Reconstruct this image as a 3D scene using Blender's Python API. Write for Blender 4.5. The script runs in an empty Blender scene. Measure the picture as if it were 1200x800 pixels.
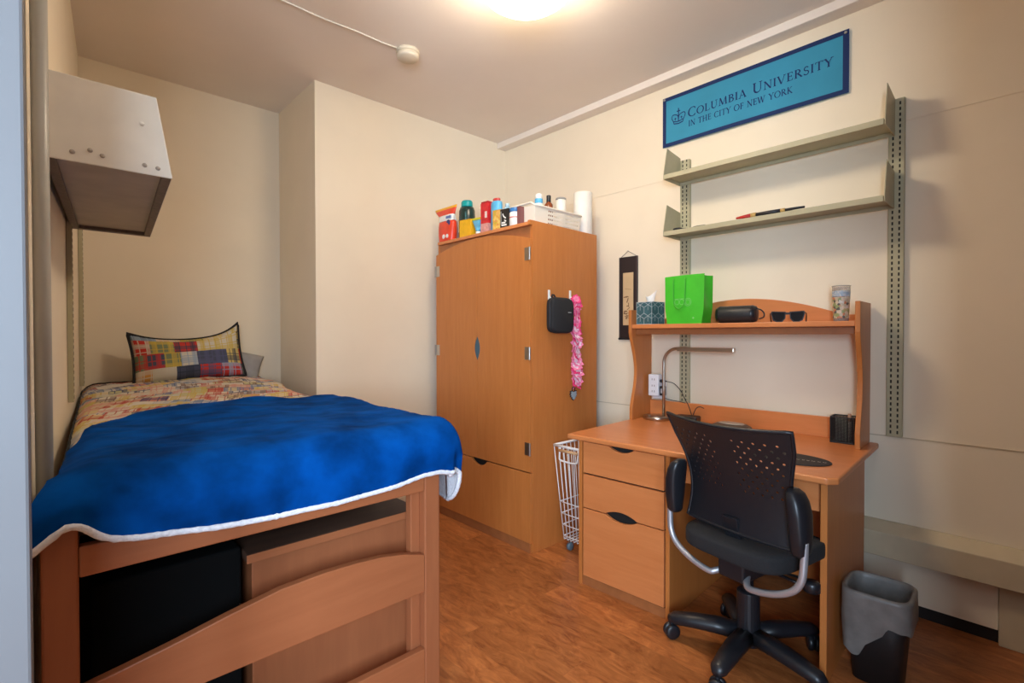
import bpy, bmesh, math, random
from math import sin, cos, pi, radians, sqrt, atan2
from mathutils import Vector, Matrix, noise

random.seed(7)
S = bpy.context.scene
COL = S.collection

# ------------------------------------------------------------------ camera
F_PX, YAW, PITCH, ROLL = 585.73, radians(43.136), radians(0.757), radians(-0.059)
cam_d = bpy.data.cameras.new('camera')
cam_d.sensor_fit = 'HORIZONTAL'
cam_d.sensor_width = 36.0
cam_d.lens = 36.0 * F_PX / 1200.0
cam_d.clip_start = 0.02
cam = bpy.data.objects.new('camera', cam_d)
COL.objects.link(cam)
cam.location = (0, 0, 1.25)
cam.rotation_euler = (Matrix.Rotation(-YAW, 4, 'Z') @ Matrix.Rotation(pi / 2 - PITCH, 4, 'X') @ Matrix.Rotation(ROLL, 4, 'Z')).to_euler()
S.camera = cam

# ------------------------------------------------------------------ view, world, lights
S.view_settings.view_transform = 'Standard'
S.view_settings.look = 'None'
S.view_settings.gamma = 1
S.view_settings.use_curve_mapping = False
S.view_settings.exposure = 1.18
LAMP_STRENGTH = 18.5
LAMP_COLOR = (1.0, 0.83, 0.62)
DAY_LEFT = 58.0
DAY_BACK = 44.0
DAY_COLOR = (0.62, 0.80, 1.0)

W = bpy.data.worlds.new('world')
S.world = W
W.use_nodes = True
nt = W.node_tree
bg = nt.nodes['Background']
sky = nt.nodes.new('ShaderNodeTexSky')
sky.sky_type = 'HOSEK_WILKIE'
nt.links.new(sky.outputs[0], bg.inputs[0])
bg.inputs[1].default_value = 0.25

def daylight(loc, direction, w, h, power):
    d = bpy.data.lights.new('window_daylight', 'AREA')
    d.shape = 'RECTANGLE'
    d.size, d.size_y = w, h
    d.energy = power
    d.color = DAY_COLOR
    o = bpy.data.objects.new('window_daylight', d)
    COL.objects.link(o)
    o.location = loc
    o.rotation_euler = Vector(direction).to_track_quat('-Z', 'Y').to_euler()
# daylight from two windows of the added lobby, left of and behind the camera
daylight((-1.585, -0.87, 1.50), (1, 0, 0), 0.70, 1.15, DAY_LEFT)
daylight((-0.90, -1.385, 1.50), (0, 1, 0), 0.94, 1.15, DAY_BACK)

# ------------------------------------------------------------------ materials
def new_mat(name):
    m = bpy.data.materials.new(name)
    m.use_nodes = True
    return m, m.node_tree, m.node_tree.nodes['Principled BSDF']

def mat(name, col, rough=0.5, metal=0.0, vary=0.0, scale=20.0, bump=0.0, spec=0.5, sheen=0.0, trans=0.0, coat=0.0):
    m, t, p = new_mat(name)
    p.inputs['Base Color'].default_value = (*col, 1)
    p.inputs['Roughness'].default_value = rough
    p.inputs['Metallic'].default_value = metal
    p.inputs['Specular IOR Level'].default_value = spec
    p.inputs['Sheen Weight'].default_value = sheen
    p.inputs['Transmission Weight'].default_value = trans
    p.inputs['Coat Weight'].default_value = coat
    if vary or bump:
        tc = t.nodes.new('ShaderNodeTexCoord')
        n = t.nodes.new('ShaderNodeTexNoise')
        n.inputs['Scale'].default_value = scale
        n.inputs['Detail'].default_value = 6
        t.links.new(tc.outputs['Object'], n.inputs['Vector'])
        if vary:
            r = t.nodes.new('ShaderNodeValToRGB')
            r.color_ramp.elements[0].position = 0.3
            r.color_ramp.elements[1].position = 0.7
            r.color_ramp.elements[0].color = (*[c * (1 - vary) for c in col], 1)
            r.color_ramp.elements[1].color = (*[min(1, c * (1 + vary)) for c in col], 1)
            t.links.new(n.outputs['Fac'], r.inputs['Fac'])
            t.links.new(r.outputs['Color'], p.inputs['Base Color'])
        if bump:
            b = t.nodes.new('ShaderNodeBump')
            b.inputs['Strength'].default_value = bump
            b.inputs['Distance'].default_value = 0.003
            t.links.new(n.outputs['Fac'], b.inputs['Height'])
            t.links.new(b.outputs['Normal'], p.inputs['Normal'])
    return m

def wood(name, c1, c2, rough=0.38, stretch=(9, 9, 0.9), scale=3.0):
    """veneer: noise pulled out along the grain plus a fine fleck"""
    m, t, p = new_mat(name)
    tc = t.nodes.new('ShaderNodeTexCoord')
    mp = t.nodes.new('ShaderNodeMapping')
    mp.inputs['Scale'].default_value = stretch
    n = t.nodes.new('ShaderNodeTexNoise')
    n.inputs['Scale'].default_value = scale
    n.inputs['Detail'].default_value = 8
    n.inputs['Roughness'].default_value = 0.65
    n.inputs['Distortion'].default_value = 0.4
    r = t.nodes.new('ShaderNodeValToRGB')
    r.color_ramp.elements[0].position = 0.3
    r.color_ramp.elements[1].position = 0.72
    r.color_ramp.elements[0].color = (*c1, 1)
    r.color_ramp.elements[1].color = (*c2, 1)
    t.links.new(tc.outputs['Object'], mp.inputs['Vector'])
    t.links.new(mp.outputs[0], n.inputs['Vector'])
    t.links.new(n.outputs['Fac'], r.inputs['Fac'])
    t.links.new(r.outputs['Color'], p.inputs['Base Color'])
    p.inputs['Roughness'].default_value = rough
    return m

def floor_mat():
    m, t, p = new_mat('floor_planks')
    L = t.links
    tc = t.nodes.new('ShaderNodeTexCoord')
    mp = t.nodes.new('ShaderNodeMapping')
    mp.inputs['Rotation'].default_value = (0, 0, radians(90))
    br = t.nodes.new('ShaderNodeTexBrick')
    br.offset = 0.37
    br.inputs['Scale'].default_value = 1.0
    br.inputs['Brick Width'].default_value = 1.2
    br.inputs['Row Height'].default_value = 0.125
    br.inputs['Mortar Size'].default_value = 0.0012
    br.inputs['Color1'].default_value = (0.0, 0.0, 0.0, 1)
    br.inputs['Color2'].default_value = (1, 1, 1, 1)
    br.inputs['Mortar'].default_value = (0.2, 0.2, 0.2, 1)
    L.new(tc.outputs['Object'], mp.inputs['Vector'])
    L.new(mp.outputs[0], br.inputs['Vector'])
    mp2 = t.nodes.new('ShaderNodeMapping')
    mp2.inputs['Scale'].default_value = (14, 4.5, 1)
    L.new(tc.outputs['Object'], mp2.inputs['Vector'])
    add = t.nodes.new('ShaderNodeMixRGB')
    add.blend_type = 'ADD'
    add.inputs[0].default_value = 3.0
    L.new(mp2.outputs[0], add.inputs[1])
    L.new(br.outputs['Color'], add.inputs[2])
    n = t.nodes.new('ShaderNodeTexNoise')
    n.inputs['Scale'].default_value = 1.6
    n.inputs['Detail'].default_value = 9
    n.inputs['Roughness'].default_value = 0.7
    n.inputs['Distortion'].default_value = 1.2
    L.new(add.outputs[0], n.inputs['Vector'])
    r = t.nodes.new('ShaderNodeValToRGB')
    r.color_ramp.elements[0].position = 0.32
    r.color_ramp.elements[1].position = 0.70
    r.color_ramp.elements[0].color = (0.29, 0.076, 0.018, 1)
    r.color_ramp.elements[1].color = (0.66, 0.235, 0.068, 1)
    L.new(n.outputs['Fac'], r.inputs['Fac'])
    mx = t.nodes.new('ShaderNodeMixRGB')
    mx.blend_type = 'MULTIPLY'
    mx.inputs[0].default_value = 0.30
    L.new(r.outputs['Color'], mx.inputs[1])
    L.new(br.outputs['Color'], mx.inputs[2])
    L.new(mx.outputs[0], p.inputs['Base Color'])
    p.inputs['Roughness'].default_value = 0.36
    b = t.nodes.new('ShaderNodeBump')
    b.inputs['Strength'].default_value = 0.25
    b.inputs['Distance'].default_value = 0.0015
    L.new(n.outputs['Fac'], b.inputs['Height'])
    L.new(b.outputs['Normal'], p.inputs['Normal'])
    return m

def plaid_mat(name, cell, cols, uscale, bright=1.0):
    """patchwork of plaid squares, driven by the cloth's own UVs (metres)"""
    m, t, p = new_mat(name)
    L = t.links
    N = t.nodes.new
    tc = N('ShaderNodeTexCoord')
    br = N('ShaderNodeTexBrick')
    br.offset = 0.33
    br.squash = 0.7
    br.squash_frequency = 3
    br.inputs['Scale'].default_value = 1.0
    br.inputs['Brick Width'].default_value = cell
    br.inputs['Row Height'].default_value = cell * 0.78
    br.inputs['Mortar Size'].default_value = 0.0
    br.inputs['Color1'].default_value = (0, 0, 0, 1)
    br.inputs['Color2'].default_value = (1, 1, 1, 1)
    L.new(tc.outputs['UV'], br.inputs['Vector'])
    def ramp(colours, src):
        r = N('ShaderNodeValToRGB')
        r.color_ramp.interpolation = 'CONSTANT'
        e = r.color_ramp.elements
        while len(e) < len(colours):
            e.new(0.5)
        for i, c in enumerate(colours):
            e[i].position = i / len(colours)
            e[i].color = (*[x * bright for x in c], 1)
        L.new(src, r.inputs['Fac'])
        return r.outputs['Color']
    sep = N('ShaderNodeSeparateXYZ')
    L.new(tc.outputs['UV'], sep.inputs[0])
    wn = N('ShaderNodeTexWhiteNoise')
    wn.noise_dimensions = '1D'
    L.new(br.outputs['Color'], wn.inputs['W'])
    base = ramp(cols[0], wn.outputs['Value'])
    wn2 = N('ShaderNodeTexWhiteNoise')
    wn2.noise_dimensions = '1D'
    a = N('ShaderNodeMath'); a.operation = 'ADD'; a.inputs[1].default_value = 3.7
    L.new(br.outputs['Color'], a.inputs[0])
    L.new(a.outputs[0], wn2.inputs['W'])
    stripe = ramp(cols[1], wn2.outputs['Value'])
    out = base
    for axis, freq, width, strength in (('X', uscale, 0.34, 0.62), ('Y', uscale * 0.83, 0.30, 0.62), ('X', uscale * 2.3, 0.16, 0.8), ('Y', uscale * 1.9, 0.14, 0.8)):
        mu = N('ShaderNodeMath'); mu.operation = 'MULTIPLY'; mu.inputs[1].default_value = freq
        L.new(sep.outputs[axis], mu.inputs[0])
        off = N('ShaderNodeMath'); off.operation = 'MULTIPLY_ADD'; off.inputs[1].default_value = 5.0
        L.new(wn.outputs['Value'], off.inputs[0]); L.new(mu.outputs[0], off.inputs[2])
        fr = N('ShaderNodeMath'); fr.operation = 'FRACT'
        L.new(off.outputs[0], fr.inputs[0])
        lt = N('ShaderNodeMath'); lt.operation = 'LESS_THAN'; lt.inputs[1].default_value = width
        L.new(fr.outputs[0], lt.inputs[0])
        st = N('ShaderNodeMath'); st.operation = 'MULTIPLY'; st.inputs[1].default_value = strength
        L.new(lt.outputs[0], st.inputs[0])
        mx = N('ShaderNodeMixRGB')
        L.new(st.outputs[0], mx.inputs[0]); L.new(out, mx.inputs[1]); L.new(stripe, mx.inputs[2])
        out = mx.outputs[0]
    L.new(out, p.inputs['Base Color'])
    p.inputs['Roughness'].default_value = 0.9
    p.inputs['Specular IOR Level'].default_value = 0.15
    return m

def glyph_print_mat(name, colours, scale):
    """busy printed picture: random patches of a few colours"""
    m, t, p = new_mat(name)
    tc = t.nodes.new('ShaderNodeTexCoord')
    v = t.nodes.new('ShaderNodeTexVoronoi')
    v.inputs['Scale'].default_value = scale
    t.links.new(tc.outputs['Object'], v.inputs['Vector'])
    s = t.nodes.new('ShaderNodeSeparateColor')
    t.links.new(v.outputs['Color'], s.inputs[0])
    r = t.nodes.new('ShaderNodeValToRGB')
    r.color_ramp.interpolation = 'CONSTANT'
    e = r.color_ramp.elements
    while len(e) < len(colours):
        e.new(0.5)
    for i, c in enumerate(colours):
        e[i].position = i / len(colours)
        e[i].color = (*c, 1)
    t.links.new(s.outputs[0], r.inputs['Fac'])
    t.links.new(r.outputs['Color'], p.inputs['Base Color'])
    p.inputs['Roughness'].default_value = 0.45
    return m

WALL = mat('cream_paint', (0.88, 0.770, 0.595), 0.55, vary=0.025, scale=3.0, bump=0.08)
CEIL = mat('ceiling_paint', (0.86, 0.77, 0.68), 0.8, vary=0.03, scale=2.0)
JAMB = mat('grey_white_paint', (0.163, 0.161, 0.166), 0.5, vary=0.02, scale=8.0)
DIMWALL = wood('bounce_dimming_dark', (0.09, 0.05, 0.03), (0.13, 0.075, 0.045), 0.5)  # unseen walls coloured dark to cut the bounce into the lower right
FLOOR = floor_mat()
BASEBLK = mat('black_rubber_base', (0.012, 0.010, 0.010), 0.5)
RAILP = mat('cream_cover_paint', (0.60, 0.50, 0.34), 0.45, vary=0.03)
WOOD = wood('orange_maple', (0.49, 0.158, 0.034), (0.57, 0.198, 0.049))
WOODH = wood('orange_maple_flat', (0.60, 0.195, 0.058), (0.68, 0.245, 0.082), 0.34, (9, 0.9, 9))
WOODE = mat('maple_edge', (0.36, 0.125, 0.04), 0.45, vary=0.1)
BEDW = wood('bed_maple', (0.345, 0.108, 0.040), (0.40, 0.130, 0.050), 0.42, (0.9, 9, 9))
BEDV = wood('bed_maple_upright', (0.325, 0.102, 0.040), (0.38, 0.124, 0.048), 0.42)
DARKW = wood('dark_top', (0.09, 0.045, 0.03), (0.13, 0.065, 0.04), 0.4, (0.9, 9, 9))
GAP = mat('dark_gap', (0.01, 0.008, 0.007), 0.8)
STEEL = mat('brushed_steel', (0.55, 0.52, 0.48), 0.32, 1.0)
NICKEL = mat('lamp_nickel', (0.50, 0.44, 0.37), 0.28, 1.0)
OLIVE = mat('olive_shelf_paint', (0.46, 0.42, 0.27), 0.42, vary=0.04)
OLIVED = mat('shelf_slot_dark', (0.02, 0.017, 0.012), 0.8)
BLACKP = mat('black_plastic', (0.012, 0.013, 0.017), 0.38)
BLACKF = mat('black_fabric', (0.014, 0.014, 0.016), 0.9, vary=0.3, scale=300, bump=0.2)
CHROME = mat('silver_tube', (0.55, 0.56, 0.60), 0.42, 0.7)
BLUE = mat('blue_plush', (0.0004, 0.052, 0.245), 0.85, vary=0.5, scale=8.0, sheen=0.0, spec=0.03, bump=.6)
BLUE.node_tree.nodes['Principled BSDF'].inputs['Sheen Tint'].default_value = (0.1, 0.4, 1.0, 1)
SHERPA = mat('white_sherpa', (0.78, 0.78, 0.82), 0.95, vary=0.12, scale=120.0, bump=1.0, spec=0.1)
WHITE = mat('white_plastic', (0.80, 0.79, 0.76), 0.4)
WIREW = mat('white_wire', (0.82, 0.80, 0.78), 0.4)
PAPER = mat('white_paper', (0.84, 0.80, 0.73), 0.85, vary=0.03)

# ------------------------------------------------------------------ mesh helper
class MB:
    def __init__(self):
        self.b = bmesh.new()
    def verts(self, pts):
        return [self.b.verts.new(p) for p in pts]
    def face(self, vs):
        try:
            return self.b.faces.new(vs)
        except ValueError:
            return None
    def box(self, a, c, rot=0, piv=None):
        x0, y0, z0 = a; x1, y1, z1 = c
        P = [(x0, y0, z0), (x1, y0, z0), (x1, y1, z0), (x0, y1, z0), (x0, y0, z1), (x1, y0, z1), (x1, y1, z1), (x0, y1, z1)]
        v = self.verts(P)
        for f in ((3, 2, 1, 0), (4, 5, 6, 7), (0, 1, 5, 4), (1, 2, 6, 5), (2, 3, 7, 6), (3, 0, 4, 7)):
            self.face([v[i] for i in f])
        return self
    def hexa(self, lo, hi):
        """solid between two quads of points"""
        v = self.verts(list(lo) + list(hi))
        for f in ((3, 2, 1, 0), (4, 5, 6, 7), (0, 1, 5, 4), (1, 2, 6, 5), (2, 3, 7, 6), (3, 0, 4, 7)):
            self.face([v[i] for i in f])
        return self
    def prism(self, poly, fn, h0, h1):
        """polygon (a,b) pairs; fn(a,b,h) -> xyz"""
        lo = self.verts([fn(a, b, h0) for a, b in poly])
        hi = self.verts([fn(a, b, h1) for a, b in poly])
        n = len(poly)
        self.face(lo[::-1]); self.face(hi)
        for i in range(n):
            j = (i + 1) % n
            self.face([lo[i], lo[j], hi[j], hi[i]])
        return self
    def tube(self, pts, r, seg=10, cap=True, flat=1.0):
        pts = [Vector(p) for p in pts]
        n = len(pts)
        rs = r if isinstance(r, (list, tuple)) else [r] * n
        rings = []
        up = None
        for i, p in enumerate(pts):
            d = (pts[min(i + 1, n - 1)] - pts[max(i - 1, 0)])
            if d.length < 1e-9:
                d = Vector((0, 0, 1))
            d.normalize()
            if up is None:
                up = Vector((0, 0, 1)) if abs(d.z) < 0.9 else Vector((1, 0, 0))
            s = d.cross(up)
            if s.length < 1e-6:
                s = d.orthogonal()
            s.normalize()
            u = s.cross(d).normalized()
            up = u
            rings.append(self.verts([p + s * (rs[i] * cos(2 * pi * k / seg)) + u * (rs[i] * flat * sin(2 * pi * k / seg)) for k in range(seg)]))
        for a, b in zip(rings, rings[1:]):
            for k in range(seg):
                l = (k + 1) % seg
                self.face([a[k], a[l], b[l], b[k]])
        if cap:
            self.face(rings[0][::-1]); self.face(rings[-1])
        return self
    def lathe(self, prof, c=(0, 0, 0), seg=28, axis='z', sx=1, sy=1):
        rings = []
        for r, h in prof:
            pts = []
            for k in range(seg):
                a = 2 * pi * k / seg
                x, y = r * cos(a) * sx, r * sin(a) * sy
                q = {'z': (x, y, h), 'y': (x, h, y), 'x': (h, x, y)}[axis]
                pts.append((c[0] + q[0], c[1] + q[1], c[2] + q[2]))
            rings.append(self.verts(pts))
        for a, b in zip(rings, rings[1:]):
            for k in range(seg):
                l = (k + 1) % seg
                self.face([a[k], a[l], b[l], b[k]])
        self.face(rings[0][::-1]); self.face(rings[-1])
        return self
    def grid(self, nu, nv, fn, closed_u=False, uvf=None):
        V = [[self.b.verts.new(fn(i / nu, j / nv)) for i in range(nu + (0 if closed_u else 1))] for j in range(nv + 1)]
        uvl = self.b.loops.layers.uv.verify() if uvf else None
        w = len(V[0])
        for j in range(nv):
            for i in range(nu):
                i2 = (i + 1) % w
                f = self.face([V[j][i], V[j][i2], V[j + 1][i2], V[j + 1][i]])
                if f and uvl:
                    for lp, (a, b) in zip(f.loops, ((i, j), (i + 1, j), (i + 1, j + 1), (i, j + 1))):
                        lp[uvl].uv = uvf(a / nu, b / nv)
        return V
    def build(self, name, m, parent=None, smooth=False, bevel=0.0, seg=2, solid=0.0, sub=0, loc=None, rotz=0, kind=None, off=-1):
        bmesh.ops.recalc_face_normals(self.b, faces=self.b.faces)
        me = bpy.data.meshes.new(name)
        self.b.to_mesh(me)
        self.b.free()
        o = bpy.data.objects.new(name, me)
        COL.objects.link(o)
        if m is not None:
            me.materials.append(m)
        if parent is not None:
            o.parent = parent
        if loc is not None:
            o.location = loc
        if rotz:
            o.rotation_euler = (0, 0, rotz)
        if smooth:
            for f in me.polygons:
                f.use_smooth = True
        if solid:
            md = o.modifiers.new('solid', 'SOLIDIFY'); md.thickness = solid; md.offset = off
        if bevel:
            md = o.modifiers.new('bevel', 'BEVEL'); md.width = bevel; md.segments = seg; md.limit_method = 'ANGLE'; md.angle_limit = radians(40)
        if sub:
            md = o.modifiers.new('sub', 'SUBSURF'); md.levels = sub; md.render_levels = sub
        if kind:
            o['kind'] = kind
        return o

def thing(name, label, cat, loc=(0, 0, 0), rotz=0.0, group=None):
    o = bpy.data.objects.new(name, None)
    o.empty_display_size = 0.1
    COL.objects.link(o)
    o.location = loc
    o.rotation_euler = (0, 0, rotz)
    return tag(o, label, cat, group)

def tag(o, label, cat, group=None):
    o['label'] = label
    o['category'] = cat
    if group:
        o['group'] = group
    return o

def B(name, a, c, m, parent=None, bevel=0.002, **k):
    return MB().box(a, c).build(name, m, parent, bevel=bevel, **k)

def bez(pts, n=10):
    """Catmull-Rom through points"""
    P = [Vector(p) for p in pts]
    out = []
    for i in range(len(P) - 1):
        p0 = P[max(i - 1, 0)]; p1 = P[i]; p2 = P[i + 1]; p3 = P[min(i + 2, len(P) - 1)]
        for k in range(n):
            t = k / n
            out.append(0.5 * ((2 * p1) + (p2 - p0) * t + (2 * p0 - 5 * p1 + 4 * p2 - p3) * t * t + (3 * p1 - p0 - 3 * p2 + p3) * t ** 3))
    out.append(P[-1])
    return out

def struct(o):
    o['kind'] = 'structure'
    return o

# ------------------------------------------------------------------ room shell
WX, YB, YN, ZC = 2.82, 3.09, 3.73, 2.82
struct(B('floor', (-1.75, -1.55, -0.08), (3.0, 3.9, 0.0), FLOOR, bevel=0))
struct(B('ceiling', (-1.75, -1.55, ZC), (3.0, 3.9, ZC + 0.1), CEIL, bevel=0))
struct(B('wall_right', (WX, -0.30, 0), (WX + 0.1, YN + 0.1, ZC), WALL, bevel=0))
struct(B('wall_back', (1.232, YB, 0), (WX, YN + 0.1, ZC), WALL, bevel=0))
struct(B('wall_alcove', (0.02, YN, 0), (1.232, YN + 0.1, ZC), WALL, bevel=0))
def wlx(y):
    return 0.155 - 0.083 * (YN - y)
struct(MB().hexa([(wlx(YN + .1) - .1, YN + .1, 0), (wlx(1.0) - .1, 1.0, 0), (wlx(1.0), 1.0, 0), (wlx(YN + .1), YN + .1, 0)],
                 [(wlx(YN + .1) - .1, YN + .1, ZC), (wlx(1.0) - .1, 1.0, ZC), (wlx(1.0), 1.0, ZC), (wlx(YN + .1), YN + .1, ZC)]).build('wall_left', WALL))
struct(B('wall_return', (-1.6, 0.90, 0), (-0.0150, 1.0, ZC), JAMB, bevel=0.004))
# unseen lobby added behind the camera, windows and walls placed to shape daylight
struct(B('wall_front', (0.50, -0.30, 0), (WX, -0.16, ZC), DIMWALL, bevel=0))  # unseen wall, its end placed to shade the lower right of the room
struct(B('wall_entry_right', (0.50, -1.40, 0), (0.6, -0.30, ZC), DIMWALL, bevel=0))
def window_wall(name, fn, a0, a1, w0, w1, win):
    """wall with one opening; fn(a, depth, z) -> xyz; a runs along the wall"""
    mb = MB()
    for aa, ab, za, zb_ in ((a0, w0, 0, ZC), (w1, a1, 0, ZC), (w0, w1, 0, .9), (w0, w1, 2.1, ZC)):
        mb.hexa([fn(aa, 0, za), fn(ab, 0, za), fn(ab, .1, za), fn(aa, .1, za)], [fn(aa, 0, zb_), fn(ab, 0, zb_), fn(ab, .1, zb_), fn(aa, .1, zb_)])
    struct(mb.build(name, DIMWALL))
    mb = MB()
    for aa, ab, za, zb_ in ((w0, w0 + .04, .9, 2.1), (w1 - .04, w1, .9, 2.1), (w0 + .04, w1 - .04, .9, .94), (w0 + .04, w1 - .04, 2.06, 2.1), (w0 + .04, w1 - .04, 1.48, 1.52)):
        mb.hexa([fn(aa, .04, za), fn(ab, .04, za), fn(ab, .09, za), fn(aa, .09, za)], [fn(aa, .04, zb_), fn(ab, .04, zb_), fn(ab, .09, zb_), fn(aa, .09, zb_)])
    struct(mb.build(win, WHITE))
window_wall('wall_lobby', lambda a, d, z: (-1.6 - d, a, z), -1.5, 1.0, -1.24, -0.50, 'window_1')
window_wall('wall_entry', lambda a, d, z: (a, -1.4 - d, z), -1.6, 1.0, -1.39, -0.41, 'window_2')
# boxed beam along the top of the right wall
struct(B('trim_1', (WX - 0.09, -0.16, 2.775), (WX, YB, ZC), CEIL, bevel=0.004))
# boxed-in heating run low on the right wall: top ledge, face, lower board, black toe strip
hc = MB()
hc.prism([(0, 0.253), (-.085, 0.253), (-.085, 0.362), (-.02, 0.398), (0, 0.398)], lambda a, b, h: (WX + a, h, b), -0.155, 2.0)
struct(hc.build('trim_2', RAILP, bevel=0.003))
struct(B('trim_3', (WX - 0.02, 0.12, 0.055), (WX, YB, 0.253), WALL, bevel=0.002))
struct(B('baseboard_right', (WX - 0.008, 0.12, 0.0), (WX, YB, 0.055), BASEBLK, bevel=0.001))
struct(B('trim_4', (WX - 0.035, -0.155, 0.0), (WX, 0.118, 0.252), RAILP, bevel=0.003))
# thin seam of the wall panelling at desk height
struct(B('trim_5', (WX - 0.0025, -0.158, 0.783), (WX, YB, 0.788), RAILP, bevel=0))
struct(B('baseboard_back', (1.232, YB - 0.008, 0.0), (WX - 0.02, YB, 0.055), BASEBLK, bevel=0.001))
struct(B('trim_6', (WX - 0.0025, -0.158, 2.205), (WX, YB, 2.2085), WALL, bevel=0))

# riser pipe by the left wall
tag(MB().lathe([(0.0155, 0.0), (0.0155, ZC)], (-0.0015, 1.575, 0), 20).build('riser_pipe', mat('pipe_paint', (0.40, 0.38, 0.33), 0.4, vary=0.08, scale=6), smooth=True),
    'grey painted riser pipe running from floor to ceiling beside the bed', 'pipe')

# ------------------------------------------------------------------ bed
bed = thing('bed', 'wooden single bed with raised frame and curved slats at its foot', 'bed', (0.0, 1.40, 0))
for x0, x1, y0, y1 in ((-0.010, 0.050, 0, 0.055), (0.915, 0.975, 0, 0.055), (0.15, 0.20, 2.20, 2.255), (0.945, 0.995, 2.20, 2.255)):
    B('bed_post', (x0, y0, 0), (x1, y1, (0.855 if x0 < 0 else 0.80) if y0 == 0 else 0.92), BEDV, bed, 0.005)
for x0, x1 in ((0.880, 0.915),):
    B('inner_stile', (x0, 0.030, 0.05), (x1, 0.062, 0.735), BEDV, bed, 0.003)
B('top_rail', (0.05, 0.0, 0.733), (0.915, 0.028, 0.80), BEDW, bed, 0.004)
prof = [(0.05, 0.398), (0.915, 0.398), (0.915, 0.522), (0.84, 0.545), (0.765, 0.560), (0.68, 0.568), (0.577, 0.571), (0.461, 0.566), (0.337, 0.545), (0.211, 0.520), (0.11, 0.503), (0.05, 0.494)]
MB().prism(prof, lambda a, b, h: (a, h, b), 0.0, 0.026).build('arched_slat', BEDW, bed, bevel=0.003)
B('lower_rail', (0.05, 0.0, 0.085), (0.915, 0.026, 0.208), BEDW, bed, 0.003)
for x0, x1, xe0, xe1 in ((0.022, 0.045, 0.155, 0.178), (0.945, 0.970, 0.965, 0.990)):
    MB().hexa([(x0, .055, .69), (x1, .055, .69), (xe1, 2.20, .69), (xe0, 2.20, .69)], [(x0, .055, .80), (x1, .055, .80), (xe1, 2.20, .80), (xe0, 2.20, .80)]).build('side_rail', BEDW, bed, bevel=0.003)
MB().hexa([(.05, .05, .735), (.93, .05, .735), (.95, 2.19, .735), (.18, 2.19, .735)], [(.05, .05, .755), (.93, .05, .755), (.95, 2.19, .755), (.18, 2.19, .755)]).build('bed_base', GAP, bed)
B('headboard', (0.20, 2.215, 0.60), (0.945, 2.24, 0.90), BEDW, bed, 0.004)

# chest of drawers pushed under the bed
ch = thing('drawer_chest', 'low wooden chest with overhanging dark top stored under the bed foot', 'chest', (0.408, 1.532, 0))
B('chest_body', (0.02, 0.015, 0.0), (0.550, 0.60, 0.608), BEDV, ch, 0.003)
B('chest_top', (0.0, -0.01, 0.610), (0.565, 0.61, 0.634), DARKW, ch, 0.005)
B('top_edging', (0.0, -0.014, 0.610), (0.565, -0.0101, 0.634), BEDW, ch, 0.001)
for k in range(2):
    B('drawer', (0.5505, 0.03, 0.06 + k * 0.27), (0.564, 0.585, 0.32 + k * 0.27), BEDV, ch, 0.003)

# made-up black block beside the chest, standing in for the under-bed shade
cs = thing('underbed_shade_block', 'added black block standing in for the shade under the bed, left of the chest', 'case', (0.075, 1.540, 0))
B('shade_block_shell', (0.0, 0.0, 0.012), (0.325, 0.62, 0.655), mat('shade_block_black', (.004, .004, .004), .9, spec=.1), cs, 0.008, seg=3)
B('block_band', (0.002, 0.30, 0.6545), (0.323, 0.32, 0.657), BLACKP, cs, 0.002)
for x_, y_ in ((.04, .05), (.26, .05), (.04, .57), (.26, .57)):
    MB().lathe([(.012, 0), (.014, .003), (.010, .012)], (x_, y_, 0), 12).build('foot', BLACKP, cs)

# --- quilt
def fbm(x, y, s, seed=0.0):
    return noise.noise(Vector((x * s + seed, y * s - seed, seed * 1.7))) + 0.5 * noise.noise(Vector((x * 2.1 * s + seed, y * 2.1 * s, seed)))
def smooth(a, b, x):
    t = max(0.0, min(1.0, (x - a) / (b - a)))
    return t * t * (3 - 2 * t)
def left_edge(y):
    return 0.030 if y < 1.7 else 0.030 + 0.0635 * (y - 1.7)
def right_edge(y):
    return 1.015 + 0.02 * smooth(2.4, 3.1, y) + 0.065 * smooth(2.9, 3.4, y)
def top_z(x, y):
    z = 0.930 + 0.030 * smooth(1.9, 3.2, y)
    z += 0.035 * smooth(2.9, 3.45, y) * math.exp(-((x - 0.66) / 0.40) ** 2)
    z += 0.012 * fbm(x, y, 3.2, 4.0)
    return z
def quilt_pt(u, v):
    # v along the bed, u around: left skirt, top, right skirt
    y = 1.462 + v * 2.203
    xl, xr = left_edge(y), right_edge(y)
    r = 0.07
    if u < 0.16:
        k = u / 0.16
        a = k
        x = xl + 0.0 + 0.012 * (1 - k)
        z = 0.805 + (top_z(xl + 0.03, y) - 0.035 - 0.805) * a
        return (x, y, z)
    if u > 0.84:
        k = (u - 0.84) / 0.16
        z = top_z(xr - 0.03, y) - 0.05 + (0.805 - top_z(xr - 0.03, y) + 0.05) * k
        x = xr + 0.008 * sin(y * 9) * k
        return (x, y, z)
    k = (u - 0.16) / 0.68
    x = xl + (xr - xl) * k
    e = min(1.0, min(k, 1 - k) * (xr - xl) / r)
    drop = (0.035 if k < .5 else 0.05) * (1 - sqrt(max(0.0, 1 - (1 - e) ** 2)))
    fold = 0.009 * noise.noise(Vector((x * 7, y * 13, 2.2))) + 0.006 * noise.noise(Vector((x * 20, y * 30, 5.2)))
    return (x, y, top_z(x, y) - drop + fold)
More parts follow.
